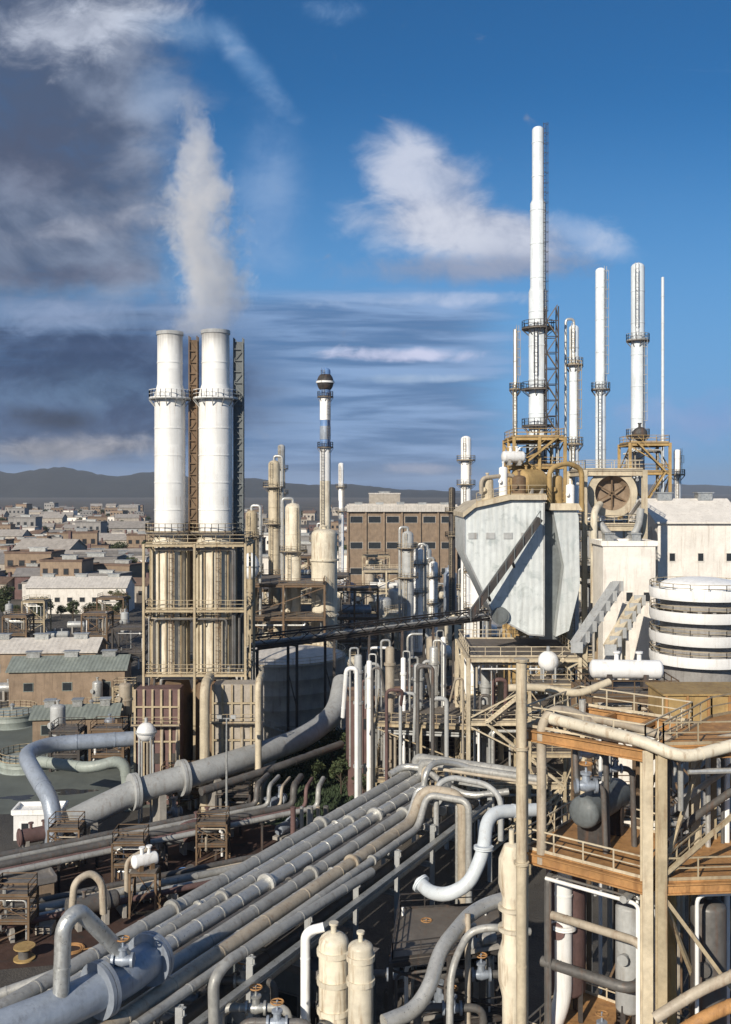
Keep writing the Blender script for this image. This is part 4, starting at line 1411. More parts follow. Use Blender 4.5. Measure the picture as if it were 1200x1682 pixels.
# ------------------------------------------------------------------ the forest of slender columns under the hopper house
rg = random.Random(5)
fx = [(588, 1075, 13, 'grey_paint'), (606, 1085, 9, 'white_paint'), (640, 1062, 15, 'pipe_beige'), (662, 1080, 8, 'white_paint'), (686, 1090, 16, 'grey_paint'), (712, 1062, 14, 'lagging'),
      (728, 1046, 9, 'white_paint'), (752, 1085, 13, 'pipe_beige'), (776, 1078, 9, 'white_paint'), (797, 1100, 15, 'grey_paint'), (822, 1092, 10, 'beige_light')]
ordw = ['first', 'second', 'third', 'fourth', 'fifth', 'sixth', 'seventh', 'eighth', 'ninth', 'tenth', 'eleventh']
cw = {'grey_paint': 'grey', 'white_paint': 'thin white', 'pipe_beige': 'beige', 'lagging': 'silvery', 'beige_light': 'pale beige'}
for i, (px, top, wpx, m) in enumerate(fx):
    YY = 116 + (i * 37 % 9)
    cc = P(px, HZ, YY)
    rr = wpx * YY / F / 2
    zt = ZY(top, YY)
    t = root('vertical_exchanger', '%s upright exchanger, %s from the left in the row below the pipe bridge' % (cw[m], ordw[i]), 'exchanger', (cc.x, YY, 0), 'row of upright exchangers')
    MB().lathe((cc.x, YY, 0), [(rr * 1.25, 0), (rr * 1.25, 0.4), (rr, 0.5), (rr, zt - rr * 0.5)] + [(q, zt - rr * 0.5 + h_) for q, h_ in dome(rr, rr * 0.6, 4)[1:]], 16).build('shell', m, t)
    for f in (0.35, 0.72, 0.9):
        MB().lathe((cc.x, YY, zt * f), [(rr, -0.15), (rr * 1.3, -0.15), (rr * 1.3, 0.15), (rr, 0.15)], 16).build('flange', m, t)
    s_ = 1 if i % 2 else -1
    MB().tube([(cc.x, YY, zt), (cc.x, YY, zt + 0.8), (cc.x + s_ * (rr + 0.5), YY - 0.2, zt + 0.8), (cc.x + s_ * (rr + 0.5), YY - 0.2, zt * 0.35)], max(0.09, rr * 0.25), 8).build('outlet_pipe', 'lagging', t)
steel_frame([(1.0, 113), (17.0, 110.5), (18.5, 124), (1.5, 127)], [6.5, 13.0], 'beige frame with brown decks around the row of upright exchangers', 'beige_steel', w=0.32, mids=2, pipes=26)
block((8.5, 131, 0), (22, 6, 12.5), R(4), 'wall_maroon', 'roof_brown', 'dark maroon switch house behind the upright exchangers', windows=(6, 2), vents=3)

# ------------------------------------------------------------------ the big pipe rack running into the picture
A0 = Vector((-15.1, 67.0, 0))
rd = Vector((0.48, 0.8773, 0)).normalized()
rq = Vector((rd.y, -rd.x, 0))


def A(t_, w_, z_):
    return A0 + rd * t_ + rq * w_ + Vector((0, 0, z_))


t = root('pipe_rack', 'long steel pipe rack carrying the bundle of grey pipes into the plant', 'pipe rack', A(15, 4.3, 0))
for k in range(9):
    tt = -14 + 7.0 * k
    for w_ in (0.1, 8.7):
        MB().ibeam(A(tt, w_, 0), A(tt, w_, 10.0), 0.42).build('post', 'grey_paint', t)
    MB().ibeam(A(tt, -0.3, 9.72), A(tt, 9.1, 9.72), 0.32, 0.5).build('cross_beam', 'grey_paint', t)
    MB().ibeam(A(tt, 0.1, 6.4), A(tt, 8.7, 6.4), 0.28, 0.45).build('cross_beam', 'grey_paint', t)
for w_ in (-0.2, 9.0):
    MB().ibeam(A(-14, w_, 8.2), A(42, w_, 8.2), 0.22, 0.34).build('side_girder', 'grey_paint', t)
mats_ = ['pipe_grey', 'lagging', 'pipe_grey', 'pipe_beige', 'lagging', 'pipe_dark', 'pipe_grey', 'lagging', 'pipe_beige', 'pipe_grey']
rads = [0.5, 0.3, 0.42, 0.17, 0.55, 0.28, 0.46, 0.24, 0.48, 0.3]
w_ = 0.15
words = {'pipe_grey': 'grey', 'lagging': 'silvery lagged', 'pipe_beige': 'beige', 'pipe_dark': 'dark'}
for i, (m, r) in enumerate(zip(mats_, rads)):
    w_ += r
    z = 10.0 + r
    kind = 'thick' if r > 0.35 else 'thin' if r < 0.19 else 'medium'
    base = [A(-16, w_, z), A(38 + 0.35 * i, w_, z)]
    if i < 4:
        base = [A(-16, w_, z), A(41.5 - 1.2 * i, w_, z), A(41.5 - 1.2 * i, w_, z + 1.2 + 0.2 * i), A(41.5 - 1.2 * i, 13 + i, z + 1.2 + 0.2 * i)]
        tail = 'turning right far off'
    elif i < 7:
        base = [A(-16, w_, z), A(33 + i, w_, z), A(33 + i, w_, z - 4.5), A(46, w_, z - 4.5)]
        tail = 'dropping down far off'
    else:
        base = [A(-16 if i != 11 else 6, w_, z), A(27 - i * 0.8 + 6, w_, z), A(29 - i * 0.8 + 6, w_, z + 2.4), A(29 - i * 0.8 + 6, w_ + 4, z + 2.4), A(29 - i * 0.8 + 6, w_ + 4, 2)]
        tail = 'looping over the right side'
    fl = [(A(q, w_, z), rd) for q in (2 + i * 1.7, 22 + i)]
    pipe(base, r, m, '%s %s pipe, %s from left on the rack, %s' % (kind, words[m], (ordw + ['twelfth'])[i], tail), group='pipes on the rack', flanges=fl, n=14, bend=max(0.7, r * 3))
    w_ += r + 0.12
for i, (wq, r, m) in enumerate(((1.2, 0.28, 'pipe_dark'), (2.6, 0.4, 'pipe_grey'), (4.3, 0.25, 'lagging'), (6.3, 0.45, 'pipe_dark'), (7.9, 0.2, 'pipe_beige'))):
    pipe([A(-16, wq, 6.65 + r), A(44, wq, 6.65 + r)], r, m, '%s pipe on the lower tier of the rack, %s from the left' % (words[m], ordw[i]), group='pipes on the lower tier of the rack', n=12)
# expansion loops and elbows at the far end, seen pale
for i, (pts, r, m, lab) in enumerate((
        ([P(640, 1272, 100), P(662, 1258, 101), P(700, 1262, 100), P(730, 1290, 98), P(770, 1308, 96), P(835, 1300, 96)], 0.34, 'lagging', 'pale wavy pipe lying across the far end of the rack'),
        ([P(690, 1330, 95), P(700, 1262, 95), P(720, 1250, 97), P(760, 1256, 98), P(800, 1276, 97), P(846, 1280, 96)], 0.3, 'lagging', 'silvery pipe that rises and bends right at the far end of the rack'),
        ([P(716, 1370, 88), P(716, 1290, 88), P(740, 1276, 88.5), P(800, 1288, 88), P(822, 1310, 87), P(822, 1380, 87)], 0.26, 'grey_paint', 'grey arch of pipe standing at the far right of the rack'))):
    pipe(pts, r, m, lab, n=12, bend=1.4)
pipe([P(880, 1330, 75), P(800, 1334, 73), P(794, 1400, 70.8), P(770, 1452, 70), P(735, 1470, 70), P(706, 1466, 71), P(690, 1450, 72.5)], 0.5, 'sky_white', 'big bright white pipe elbow curving below the far right of the rack', n=18, bend=2.2,
     flanges=((P(794, 1392, 70.9), (0.02, 0.1, 1)), (P(691, 1451, 72.4), (-0.6, 0.6, 0.4))))

# ------------------------------------------------------------------ left: duct line, cabin, sheds, red yard
pipe([P(118, 1350, 108.5), P(150, 1334, 110), P(220, 1300, 113), P(330, 1268, 117), P(420, 1240, 123), P(500, 1212, 131), P(552, 1172, 139), P(562, 1120, 145)], 1.45, 'grey_paint', 'very thick grey pipe running along the ground in front of the furnaces', n=24, bend=6,
     flanges=((P(220, 1300, 113), (8, 5, 0)), (P(300, 1277, 116), (8, 5, 0))))
thick = [o for o in bpy.data.objects if o.name.startswith('pipe') and 'very thick grey pipe' in o.get('label', '')][0]
for px, py, YY in ((150, 1332, 110), (262, 1288, 114.6), (352, 1263, 118.3)):
    q = P(px, py, YY)
    MB().box((q.x, q.y, (q.z - 1.0) / 2), (0.8, 2.6, q.z - 1.0), R(30)).build('support', 'concrete', thick)
pipe([P(330, 1300, 113), P(470, 1255, 122), P(560, 1222, 132)], 0.5, 'pipe_dark', 'dark pipe along the ground right of the thick grey pipe', n=12)
_q = P(88, 1322, 108)
pipe([(_q.x, _q.y, 0), _q, P(52, 1262, 113), P(40, 1238, 117), P(80, 1222, 122), P(236, 1212, 126)], 0.95, 'blue_grey', 'pale blue-grey pipe bending sharply at the left edge behind the white cabin', n=20, bend=3.5)
pipe([P(60, 1250, 124), P(150, 1262, 121), P(205, 1245, 122), (P(212, HZ, 122).x, 122, 0)], 0.7, 'green_paint', 'greenish pipe lying behind the bent blue-grey pipe', n=14)
c = G(66, 1372)
block((c.x, c.y, 0), (5.2, 3.0, 2.9), R(4), 'white_paint', 'white_paint', 'bright white cabin at the left edge in front of the thick grey pipe', 'flat', windows=(2, 1), wsize=(0.8, 0.8), name='cabin')
for (px, py, s, rz, lab, roof) in ((118, 1150, (21, 9, 6.5), 6, 'long shed with a pale green roof, left of the furnaces', 'roof_green'), (128, 1212, (13, 6, 4.0), 8, 'small shed with a green roof in front of the longer green-roofed shed', 'roof_green'),
                                   (70, 1120, (24, 10, 7), 3, 'brown shed with pale roof behind the green-roofed sheds', 'roof_pale')):
    c = G(px, py)
    block((c.x, c.y, 0), s, R(rz), 'wall_brown', roof, lab, 'gable', windows=(3, 1), name='shed', vents=3)
c = G(45, 1010)
block((P(128, HZ, 318).x, 322, 0), (32, 14, 8.5), R(2), 'wall_white', 'roof_pale', 'long low pale warehouse in front of the far town', 'gable', windows=(8, 1), name='warehouse', vents=3)
block((P(40, HZ, 385).x, 392, 0), (24, 14, 11), R(-3), 'wall_beige', 'roof_grey', 'beige warehouse with grey roof behind the long pale one', 'gable', windows=(6, 2), name='warehouse')
# small items on the red yard
c = G(208, 1500)
pipe([(c.x, c.y, 0), (c.x, c.y, 5.0), (c.x + 1.6, c.y + 1.2, 5.6)], 0.24, 'pipe_beige', 'beige standpipe on the red ground beside the rack', 'standpipe', 'pipe')
drum_h(P(238, 1412, 92), 2.0, 0.62, R(35), 'white_paint', 'tiny white drum on the beige standpipe over the red ground', sh=0.3, saddle='brown_steel')
c = P(238, HZ, 92)
steel_frame([(c.x - 1.2, 91), (c.x + 1.2, 91), (c.x + 1.2, 93), (c.x - 1.2, 93)], [ZY(1412, 92) - 0.93], 'small brown stand under the tiny white drum on the red ground', 'brown_steel', w=0.2, rails=False)
pipe([P(118, 1500, 84), P(122, 1448, 84), P(150, 1432, 85), P(168, 1450, 85), P(170, 1500, 85)], 0.32, 'pipe_beige', 'dull beige pipe arch over the red ground at the left', bend=1.2)
c = G(330, 1390)
drum_h((c.x, c.y, 2.4), 5.5, 1.1, R(62), 'wall_maroon', 'rusty red drum lying on the red ground behind the rack', sh=1.2)
for i, (px, py, ang) in enumerate(((272, 1350, 30), (452, 1330, 60), (470, 1372, 60), (425, 1350, 20))):
    pump(G(px, py), 1.25, R(ang), ['blue-grey pump at the far edge of the red ground', 'blue-grey pump on the dark ground left of the shrubs', 'blue-grey pump nearest the far half of the rack', 'blue-grey pump between the rack and the thick grey pipe'][i], 'yard pumps')

# bottom left: blue-grey duct with arch
pipe([P(-60, 1718, 48.6), P(110, 1652, 52.1), P(205, 1606, 55.1), P(246, 1574, 57.4)], 1.05, 'blue_grey', 'very thick blue-grey duct lying on the near end of the rack', n=26, bend=5, flanges=((P(165, 1625, 53.8), (2.3, 3.0, 0)), (P(246, 1574, 57.4), (1.0, 2.4, 0))))
pipe([P(100, 1640, 51.7), P(104, 1520, 52), P(128, 1494, 52.6), P(176, 1540, 54), P(212, 1580, 55.4)], 0.44, 'galvanised', 'grey pipe arch rising from the thick blue-grey duct', n=14, bend=1.6)
pipe([P(-20, 1640, 60), P(60, 1612, 61), P(96, 1598, 61)], 0.35, 'pipe_grey', 'short grey pipe entering from the left edge above the thick duct', n=12)
c = P(206, 1574, 55.0)
valve(c + Vector((0, -0.6, 0.2)), 1.0, 'blue_grey', 'large blue-grey valve at the right foot of the pipe arch')

# ------------------------------------------------------------------ bottom middle: cream vessel and dark machinery
c = P(592, HZ, 60)
drum_v((c.x, 60, 0), 0.78, ZY(1545, 60), 'cream_paint', 'bright cream upright vessel at the bottom centre', legs=False, belt=(0.55, 0.8, 0.92), nozzle=True, head=0.5)
c = P(548, HZ, 61.5)
drum_v((c.x, 61.5, 0), 0.95, ZY(1530, 61.5), 'cream_paint', 'wider cream vessel with dished top, left of the bright one at the bottom centre', legs=False, belt=(0.6, 0.75, 0.9), nozzle=True, head=0.7)
c = P(501, HZ, 62)
pipe([(c.x, 62, 0), (c.x, 62, ZY(1530, 62)), (c.x + 1.2, 62, ZY(1530, 62) + 0.3)], 0.3, 'white_paint', 'short white upright pipe left of the cream vessels', n=12)
pipe([P(352, 1700, 57), P(350, 1610, 57), P(372, 1580, 58), P(470, 1520, 63), P(610, 1432, 72)], 0.34, 'pipe_grey', 'grey pipe that climbs from the bottom edge and follows the rack', n=14, bend=1.6)
pipe([P(850, 1472, 66.8), P(806, 1482, 66), P(772, 1500, 65), P(722, 1560, 62), P(706, 1620, 60), P(680, 1660, 59), P(630, 1680, 58)], 0.48, 'lagging', 'pale curving pipe sweeping down to the bottom edge right of the cream vessels', n=16, bend=2.5)
pipe([P(768, 1500, 64), P(768, 1700, 62)], 0.2, 'pipe_beige', 'thin beige pipe dropping from the pale curving pipe', n=10)
pipe([P(870, 1530, 62.5), P(805, 1522, 62), P(770, 1530, 62.5), P(740, 1590, 61), P(738, 1700, 60)], 0.24, 'pipe_grey', 'grey pipe bending down beside the pale curving pipe', n=12, bend=1.5)
block((P(470, HZ, 70).x, 73.5, 0), (12, 5, 5.2), R(-28.7), 'clad_dark', 'roof_grey', 'dark machine house below the right side of the rack', windows=(4, 1), name='machine_house', vents=2)
steel_frame([(P(640, HZ, 66).x, 64), (P(830, HZ, 66).x, 66), (P(830, HZ, 66).x + 0.5, 73), (P(640, HZ, 66).x + 0.8, 72)], [4.5, 9.0], 'dark steel deck below the white pipe elbow', 'dark_steel', w=0.3, mids=1, pipes=14)
spots = [(275, 1668, 62, 9.0), (310, 1640, 63, 8.0), (400, 1610, 64, 7.4), (420, 1655, 60, 7.6), (455, 1680, 58, 7.0), (650, 1600, 66, 9.0), (700, 1540, 70, 9.0), (742, 1655, 62, 6.5), (790, 1600, 64, 9.0)]
lbl = ['pale valve at the bottom edge, just right of the thick duct', 'pale valve above and right of the lowest left one', 'pale valve under the climbing grey pipe', 'pale valve at the bottom between the climbing pipe and the cream vessels',
       'pale valve in the corner below the climbing grey pipe', 'pale valve right of the bright cream vessel', 'pale valve below the white pipe elbow', 'pale valve at the bottom inside the curve of the pale pipe', 'pale valve on the dark steel deck near the cream bulged vessel']
for (px, py, YY, zz), lb in zip(spots, lbl):
    q = P(px, py, YY)
    valve(q, 1.05, 'blue_grey' if px % 4 else 'galvanised', lb, 'valves in the bottom machinery')
    o = pipe([(q.x - 2.2, q.y + 0.3, 0), (q.x - 2.2, q.y + 0.1, q.z), (q.x + 2.0, q.y, q.z), (q.x + 2.0, q.y + 0.4, 0)], 0.26, 'pipe_dark' if px % 3 else 'pipe_grey', 'dark pipe loop holding the ' + lb.replace(', just right of', ' beside').replace('at the bottom between the climbing pipe and the cream vessels', 'between the climbing pipe and the cream vessels').replace('at the bottom inside', 'inside').replace('on the dark steel deck near the cream bulged vessel', 'near the cream bulged vessel'), 'pipe', 'pipe', 'pipe loops in the bottom machinery', n=10, bend=0.8)
for i, (px, py, zz, L, r, m, ang) in enumerate(((330, 1655, 4, 6, 0.9, 'pipe_dark', 60), (430, 1640, 3, 5, 0.8, 'grey_paint', 60), (690, 1640, 4.0, 5, 0.9, 'pipe_dark', 20))):
    YY = (H - zz) * F / (py - HZ)
    drum_h(P(px, py, YY), L, r, R(ang), m, ['dark exchanger drum at the bottom left below the rack', 'grey exchanger drum below the climbing grey pipe', 'dark exchanger drum below the pale curving pipe'][i], 'heat_exchanger', 'exchanger', sh=zz - r, flanged=True)

# ------------------------------------------------------------------ right foreground steelwork
FA = [(8.4, 52.0), (13.75, 47.7), (17.9, 53.0), (12.6, 57.4)]
steel_frame(FA, [10.5, 20.8, 27.3], 'near beige steel frame with a rusty orange deck, right of the centre', 'beige_light', deck='rust_orange', w=0.5, deck_levels=[0, 1], brace=False, floor_mat='rust_orange', pipes=10)
FB = [(14.35, 47.3), (21.5, 47.9), (21.5, 55.0), (18.9, 53.3)]
steel_frame(FB, [10.5, 20.9, 27.5], 'near beige steel frame cut by the right edge, with a rusty deck', 'beige_steel', deck='rust_orange', w=0.45, deck_levels=[0, 1, 2], brace=True, floor_mat='rust_orange', pipes=10)
# tall beige post and arched riser on the left of the frame
c = P(856, HZ, 51)
pipe([(c.x, 51, 0), (c.x, 51, ZY(1086, 51))], 0.28, 'beige_light', 'tallest beige riser pipe on the left of the near steel frame', 'riser_pipe', 'pipe', n=14, flanges=((Vector((c.x, 51, ZY(1084, 51))), (0, 0, 1)), (Vector((c.x, 51, 20.5)), (0, 0, 1)), (Vector((c.x, 51, 26.5)), (0, 0, 1))))
pipe([P(889, 1420, 51.5), P(889, 1190, 51.5), P(906, 1166, 51.5), P(940, 1168, 52), P(975, 1190, 52)], 0.26, 'pipe_beige', 'beige riser arching over to the right beside the tallest riser', 'riser_pipe', 'pipe', n=14, bend=0.9)
pipe([P(835, 1130, 56), P(880, 1128, 56), P(950, 1140, 56), P(1000, 1120, 57)], 0.22, 'beige_light', 'beige pipe crossing behind the top of the tallest riser', n=12)
pipe([P(905, 1180, 50.5), P(1052, 1216, 47.4), P(1120, 1246, 46.6), P(1210, 1222, 47.4)], 0.3, 'cream_paint', 'pale pinkish pipe along the top of the near frames', n=14, bend=1.0)
pipe([P(930, 1170, 53), P(1050, 1196, 50.5), P(1130, 1226, 49), P(1230, 1204, 49.5)], 0.22, 'pipe_beige', 'thin beige pipe behind the pinkish one on the near frames', n=12, bend=1.0)
pipe([P(925, 1425, 53.5), P(925, 1640, 53.5), P(905, 1690, 53.5)], 0.48, 'white_paint', 'thick white pipe hanging below the rusty deck', n=16, flanges=((P(925, 1520, 53.5), (0, 0, 1)),))
# bulged cream vessel
c = P(840, HZ, 56.5)
t = root('reactor_vessel', 'slim cream vessel with two bulges at the left of the near frame', 'vessel', (c.x, 56.5, 0))
zz = ZY(1382, 56.5)
MB().lathe((c.x, 56.5, 0), [(0.55, 0), (0.55, zz - 9), (0.78, zz - 8), (0.8, zz - 6.6), (0.56, zz - 5.7), (0.56, zz - 3.2), (0.78, zz - 2.4), (0.76, zz - 1.0), (0.45, zz - 0.2), (0, zz)], 22).build('shell', 'cream_paint', t)
for q in (zz - 5.0, zz - 3.8):
    MB().lathe((c.x, 56.5, q), [(0.56, -0.1), (0.8, -0.1), (0.8, 0.1), (0.56, 0.1)], 20).build('flange', 'cream_paint', t)
MB().cyl((c.x, 56.5, zz - 0.1), (c.x, 56.5, zz + 0.7), 0.16, n=10).build('nozzle', 'cream_paint', t)
# machinery on the deck
drum_h((12.9, 53.4, 22.9), 4.2, 0.85, R(52), 'clad_dark', 'dark drum added for the background shade on the rusty deck of the near frame', sh=1.2, saddle='dark_steel')  # dark drum put in to stand for the shade behind the deck
for i, (px, py, YY, s) in enumerate(((966, 1236, 51.5, 0.85), (962, 1290, 51.0, 0.95), (1010, 1262, 52, 0.6))):
    q = P(px, py, YY)
    valve(q, s, 'blue_grey', ['upper blue-grey valve above the rusty deck', 'lower blue-grey valve above the rusty deck, largest of the three', 'small blue-grey valve nearest the right post over the rusty deck'][i], 'valves over the rusty deck')
    pipe([(q.x - 0.5, q.y + 0.5, 27.0), (q.x - 0.5, q.y, q.z), (q.x + 0.9, q.y, q.z), (q.x + 1.1, q.y + 0.3, 20.9)], 0.15, 'pipe_dark', ['dark bent pipe through the upper blue-grey valve', 'dark bent pipe through the lower blue-grey valve', 'dark bent pipe through the small blue-grey valve'][i], n=10, bend=0.5)
for i, (p0, p1, r, m, lab) in enumerate((((1215, 1250), (1100, 1335), 0.16, 'pipe_grey', 'thin grey pipe slanting down behind the right frame'), ((1215, 1290), (1085, 1390), 0.2, 'pipe_dark', 'dark pipe slanting down behind the right frame'),
                                         ((1230, 1590), (1075, 1672), 0.26, 'pipe_beige', 'beige pipe slanting across the lower right corner'), ((1230, 1640), (1100, 1705), 0.3, 'rust_orange', 'rusty pipe in the lower right corner'))):
    a, b = P(*p0, 50.5 if i < 2 else 45), P(*p1, 52.5 if i < 2 else 46)
    pipe([a, a.lerp(b, 0.5) + Vector((0, 0.3, 0)), b], r, m, lab, n=12)
c = P(1102, HZ, 50)
pipe([(c.x, 50, 0), (c.x, 50, 20.3)], 0.26, 'ochre', 'ochre upright pipe under the right-hand rusty deck', 'riser_pipe', 'pipe', n=12)
for i, (x_, y_, r, h_, m, lab) in enumerate(((11.2, 54.5, 1.1, 7.5, 'wall_maroon', 'dark red vessel under the rusty deck of the near frame'), (17.8, 50.6, 0.9, 7.0, 'pipe_dark', 'dark vessel under the right-hand rusty deck'), (14.2, 52.6, 0.7, 6.0, 'grey_paint', 'grey vessel under the near frames behind the thick post'))):
    drum_v((x_, y_, 10.6), r, h_, m, lab, leg_h=1.2)
valve((12.2, 50.3, 11.9), 0.9, 'blue_grey', 'blue-grey valve on the lower deck of the near frame')
valve((19.3, 48.6, 11.9), 0.8, 'galvanised', 'silvery valve on the lower deck at the right edge')
pipe([(10.0, 52.3, 17.2), (14.0, 49.0, 17.2), (14.3, 49.2, 12), (17, 49.4, 12)], 0.22, 'pipe_beige', 'beige pipe bending down below the rusty deck', n=12, bend=0.8)
pipe([(9.6, 53.0, 14.4), (13.6, 49.9, 14.4), (15.0, 51.5, 14.4)], 0.28, 'pipe_dark', 'dark pipe under the rusty deck behind the white hanging pipe', n=12, bend=0.8)

# ------------------------------------------------------------------ more of the yard: low pipe runs, small items, slender risers
rg = random.Random(77)
for i, (r, m, w_) in enumerate(((0.3, 'pipe_dark', 'dark'), (0.22, 'pipe_beige', 'beige'), (0.36, 'pipe_grey', 'grey'), (0.2, 'lagging', 'silvery'), (0.28, 'wall_maroon', 'dark red'))):
    d = Vector((0.87, 0.5, 0)).normalized()
    q = Vector((d.y, -d.x, 0))
    a = Vector((-44, 84, 0)) + q * (i * 1.0)
    b = a + d * (47 - 1.5 * i)
    z = 1.1 + r
    pipe([a + Vector((0, 0, z)), a.lerp(b, 0.45) + Vector((0, 0, z)), b + Vector((0, 0, z)), b + q * (-2.4) + Vector((0, 0, z)), b + q * (-2.4) + Vector((0, 0, 4.5 + i * 0.5))], r, m,
         '%s low pipe, %s from the back of the run along the red ground' % (w_, ordw[i]), group='low pipes along the red ground', n=12, bend=1.0)
d = Vector((0.87, 0.5, 0)).normalized()
q = Vector((d.y, -d.x, 0))
for k in range(9):
    c = Vector((-44, 84, 0)) + d * (2 + 5.0 * k)
    tag(MB().prism([c - q * 0.6, c + q * 4.6, c + q * 4.6 + Vector((0, 0, 1.1)), c - q * 0.6 + Vector((0, 0, 1.1))], d * 0.35).build('pipe_sleeper', 'concrete'), 'concrete sleeper under the low pipes along the red ground', 'pipe support', 'sleepers under the low pipes')
# left yard: low green-grey basins, pipes and posts
for px, py, r, h, lab in ((40, 1262, 3.4, 1.6, 'low green-grey basin at the left edge inside the bend of the blue-grey pipe'), (150, 1180, 3.0, 2.0, 'low green-grey basin between the two green-roofed sheds'), (20, 1190, 4.0, 2.2, 'low green-grey basin beside the green-roofed sheds at the left edge')):
    c = G(px, py)
    tank((c.x, c.y, 0), r, h, 'green_paint', lab, 'green_paint', n=32, stair=False, name='basin')
for i, (p0, p1, m, w_) in enumerate((((-10, 1175), (215, 1168), 'pipe_grey', 'grey'), ((-10, 1182), (215, 1175), 'green_paint', 'greenish'), ((-10, 1190), (215, 1181), 'pipe_dark', 'dark'))):
    a, b = G(*p0), G(*p1)
    pipe([a + Vector((0, 0, 0.9)), b + Vector((0, 0, 0.9))], 0.3, m, '%s pipe lying straight across the left yard below the long green-roofed shed' % w_, group='pipes across the left yard')
for i, (px, py, hgt, m) in enumerate(((180, 1225, 3.6, 'blue_grey'), (160, 1160, 4, 'lagging'), (30, 1140, 5, 'cream_paint'), (196, 1140, 6, 'grey_paint'))):
    c = G(px, py)
    drum_v(c, hgt * 0.24, hgt, m, ['small blue-grey vessel left of the white ball on legs', 'small silvery vessel in front of the long green-roofed shed', 'small cream vessel beside the sheds at the left edge', 'grey vessel between the green-roofed sheds and the brown furnace'][i], leg_h=0.8, name='upright_vessel')
# drums and crates on the red yard
for i, (px, py) in enumerate(((60, 1440), (72, 1448), (66, 1456), (300, 1445), (312, 1440))):
    c = G(px, py)
    t = root('oil_drum', ['blue barrel of the three near the brown container', 'rusty orange barrel near the brown container', 'dark barrel of the three near the brown container', 'blue barrel of the two beside the rack on the red ground', 'dark barrel of the two beside the rack on the red ground'][i], 'barrel', c, 'steel barrels on the red ground')
    MB().lathe(c, [(0, 0), (0.42, 0), (0.42, 0.35), (0.45, 0.38), (0.42, 0.41), (0.42, 0.75), (0.45, 0.78), (0.42, 0.81), (0.42, 1.15), (0.39, 1.15), (0.39, 1.12), (0, 1.12)], 16).build('barrel_body', ['blue_band', 'rust_orange', 'pipe_dark', 'blue_band', 'pipe_dark'][i], t)
for o in [o for o in bpy.data.objects if o.name.startswith('oil_drum')]:
    pass
c = G(40, 1490)
block((c.x, c.y, 0), (5, 2.6, 2.4), R(30), 'wall_brown', 'roof_grey', 'brown site container on the red ground near the beige pipe arch', 'flat', windows=(0, 0), name='container')
c = G(385, 1345)
steel_frame([(c.x - 2, c.y - 1.5), (c.x + 2, c.y - 1.5), (c.x + 2, c.y + 1.5), (c.x - 2, c.y + 1.5)], [3.4], 'small dark frame with pipes on the dark ground beside the green strip', 'dark_steel', w=0.25, pipes=8)
c = G(300, 1330)
steel_frame([(c.x - 2.5, c.y - 1.2), (c.x + 2.5, c.y - 1.2), (c.x + 2.5, c.y + 1.2), (c.x - 2.5, c.y + 1.2)], [2.6, 4.6], 'small brown frame with two decks in front of the thick grey pipe', 'brown_steel', w=0.22, pipes=8)
# slender risers among the upright exchangers
rnm = {'grey_paint': 'grey', 'white_paint': 'white', 'pipe_beige': 'beige', 'pipe_dark': 'dark', 'lagging': 'silvery', 'wall_maroon': 'maroon'}
for i in range(20):
    px = 584 + 12.6 * i + rg.uniform(-3, 3)
    YY = rg.uniform(126.5, 128) if i % 2 else rg.uniform(108.5, 110)
    m = list(rnm)[rg.randrange(6)]
    x = P(px, HZ, YY).x
    top = ZY(rg.uniform(1085, 1150), YY)
    s_ = rg.choice([-1, 1])
    pipe([(x, YY, 0), (x, YY, top), (x + s_ * rg.uniform(0.8, 2.0), YY, top), (x + s_ * 1.6, YY + (1.5 if i % 2 == 0 else -1.0), top - rg.uniform(2, 6))], rg.uniform(0.12, 0.26), m,
         '%s thin riser, %s from the left %s the upright exchangers' % (rnm[m], (ordw + ['twelfth'])[i // 2], 'behind' if i % 2 else 'in front of'), 'riser_pipe', 'pipe', 'thin risers around the upright exchangers', n=10, bend=0.6)
# cable tray and conduit on the side of the rack
tag(MB().prism([A(-14, 9.35, 9.0), A(-14, 9.9, 9.0), A(-14, 9.9, 9.12), A(-14, 9.35, 9.12)], rd * 50).build('cable_tray', 'galvanised'), 'galvanised cable tray along the right side of the rack', 'cable tray')
# items on the dark deck below the elbow
drum_h(P(742, 1560, 69), 4.2, 0.75, R(12), 'blue_grey', 'blue-grey exchanger lying on the dark steel deck below the white elbow', 'heat_exchanger', 'exchanger', sh=0.9, flanged=True)
drum_h((6.4, 67.6, 6.6), 4.0, 0.7, R(12), 'pipe_dark', 'dark exchanger on the lower level of the dark steel deck', 'heat_exchanger', 'exchanger', sh=1.2, flanged=True)
pump((4.2, 65.5, 4.6), 1.0, R(20), 'blue-grey pump on the dark steel deck left of the bulged vessel')
pump((7.8, 65.6, 9.1), 0.8, R(200), 'small pump on top of the dark steel deck beside the bulged vessel', material='grey_paint')

# upper bundle: pipes on low trestles between the thick grey pipe and the red ground
d = Vector((0.83, 0.55, 0)).normalized()
q = Vector((d.y, -d.x, 0))
a0 = G(-60, 1500)
for i, (r, m, w_) in enumerate(((0.34, 'pipe_dark', 'dark'), (0.26, 'pipe_grey', 'grey'), (0.18, 'pipe_beige', 'beige'), (0.4, 'pipe_dark', 'thick dark'), (0.22, 'wall_maroon', 'maroon'), (0.3, 'pipe_grey', 'thicker grey'))):
    a = a0 + q * (i * 0.95 - 4.0)
    z = 3.0 + r
    pipe([a + Vector((0, 0, z)), a + d * (33 + i * 1.1) + Vector((0, 0, z)), a + d * (33 + i * 1.1) + Vector((0, 0, z + 2.2)), a + d * (36 + i) - q * 3 + Vector((0, 0, z + 2.2))], r, m,
         '%s pipe on the low trestles before the very thick pipe, %s from back' % (w_, ordw[i]), group='pipes on the low trestles', n=12, bend=1.0)
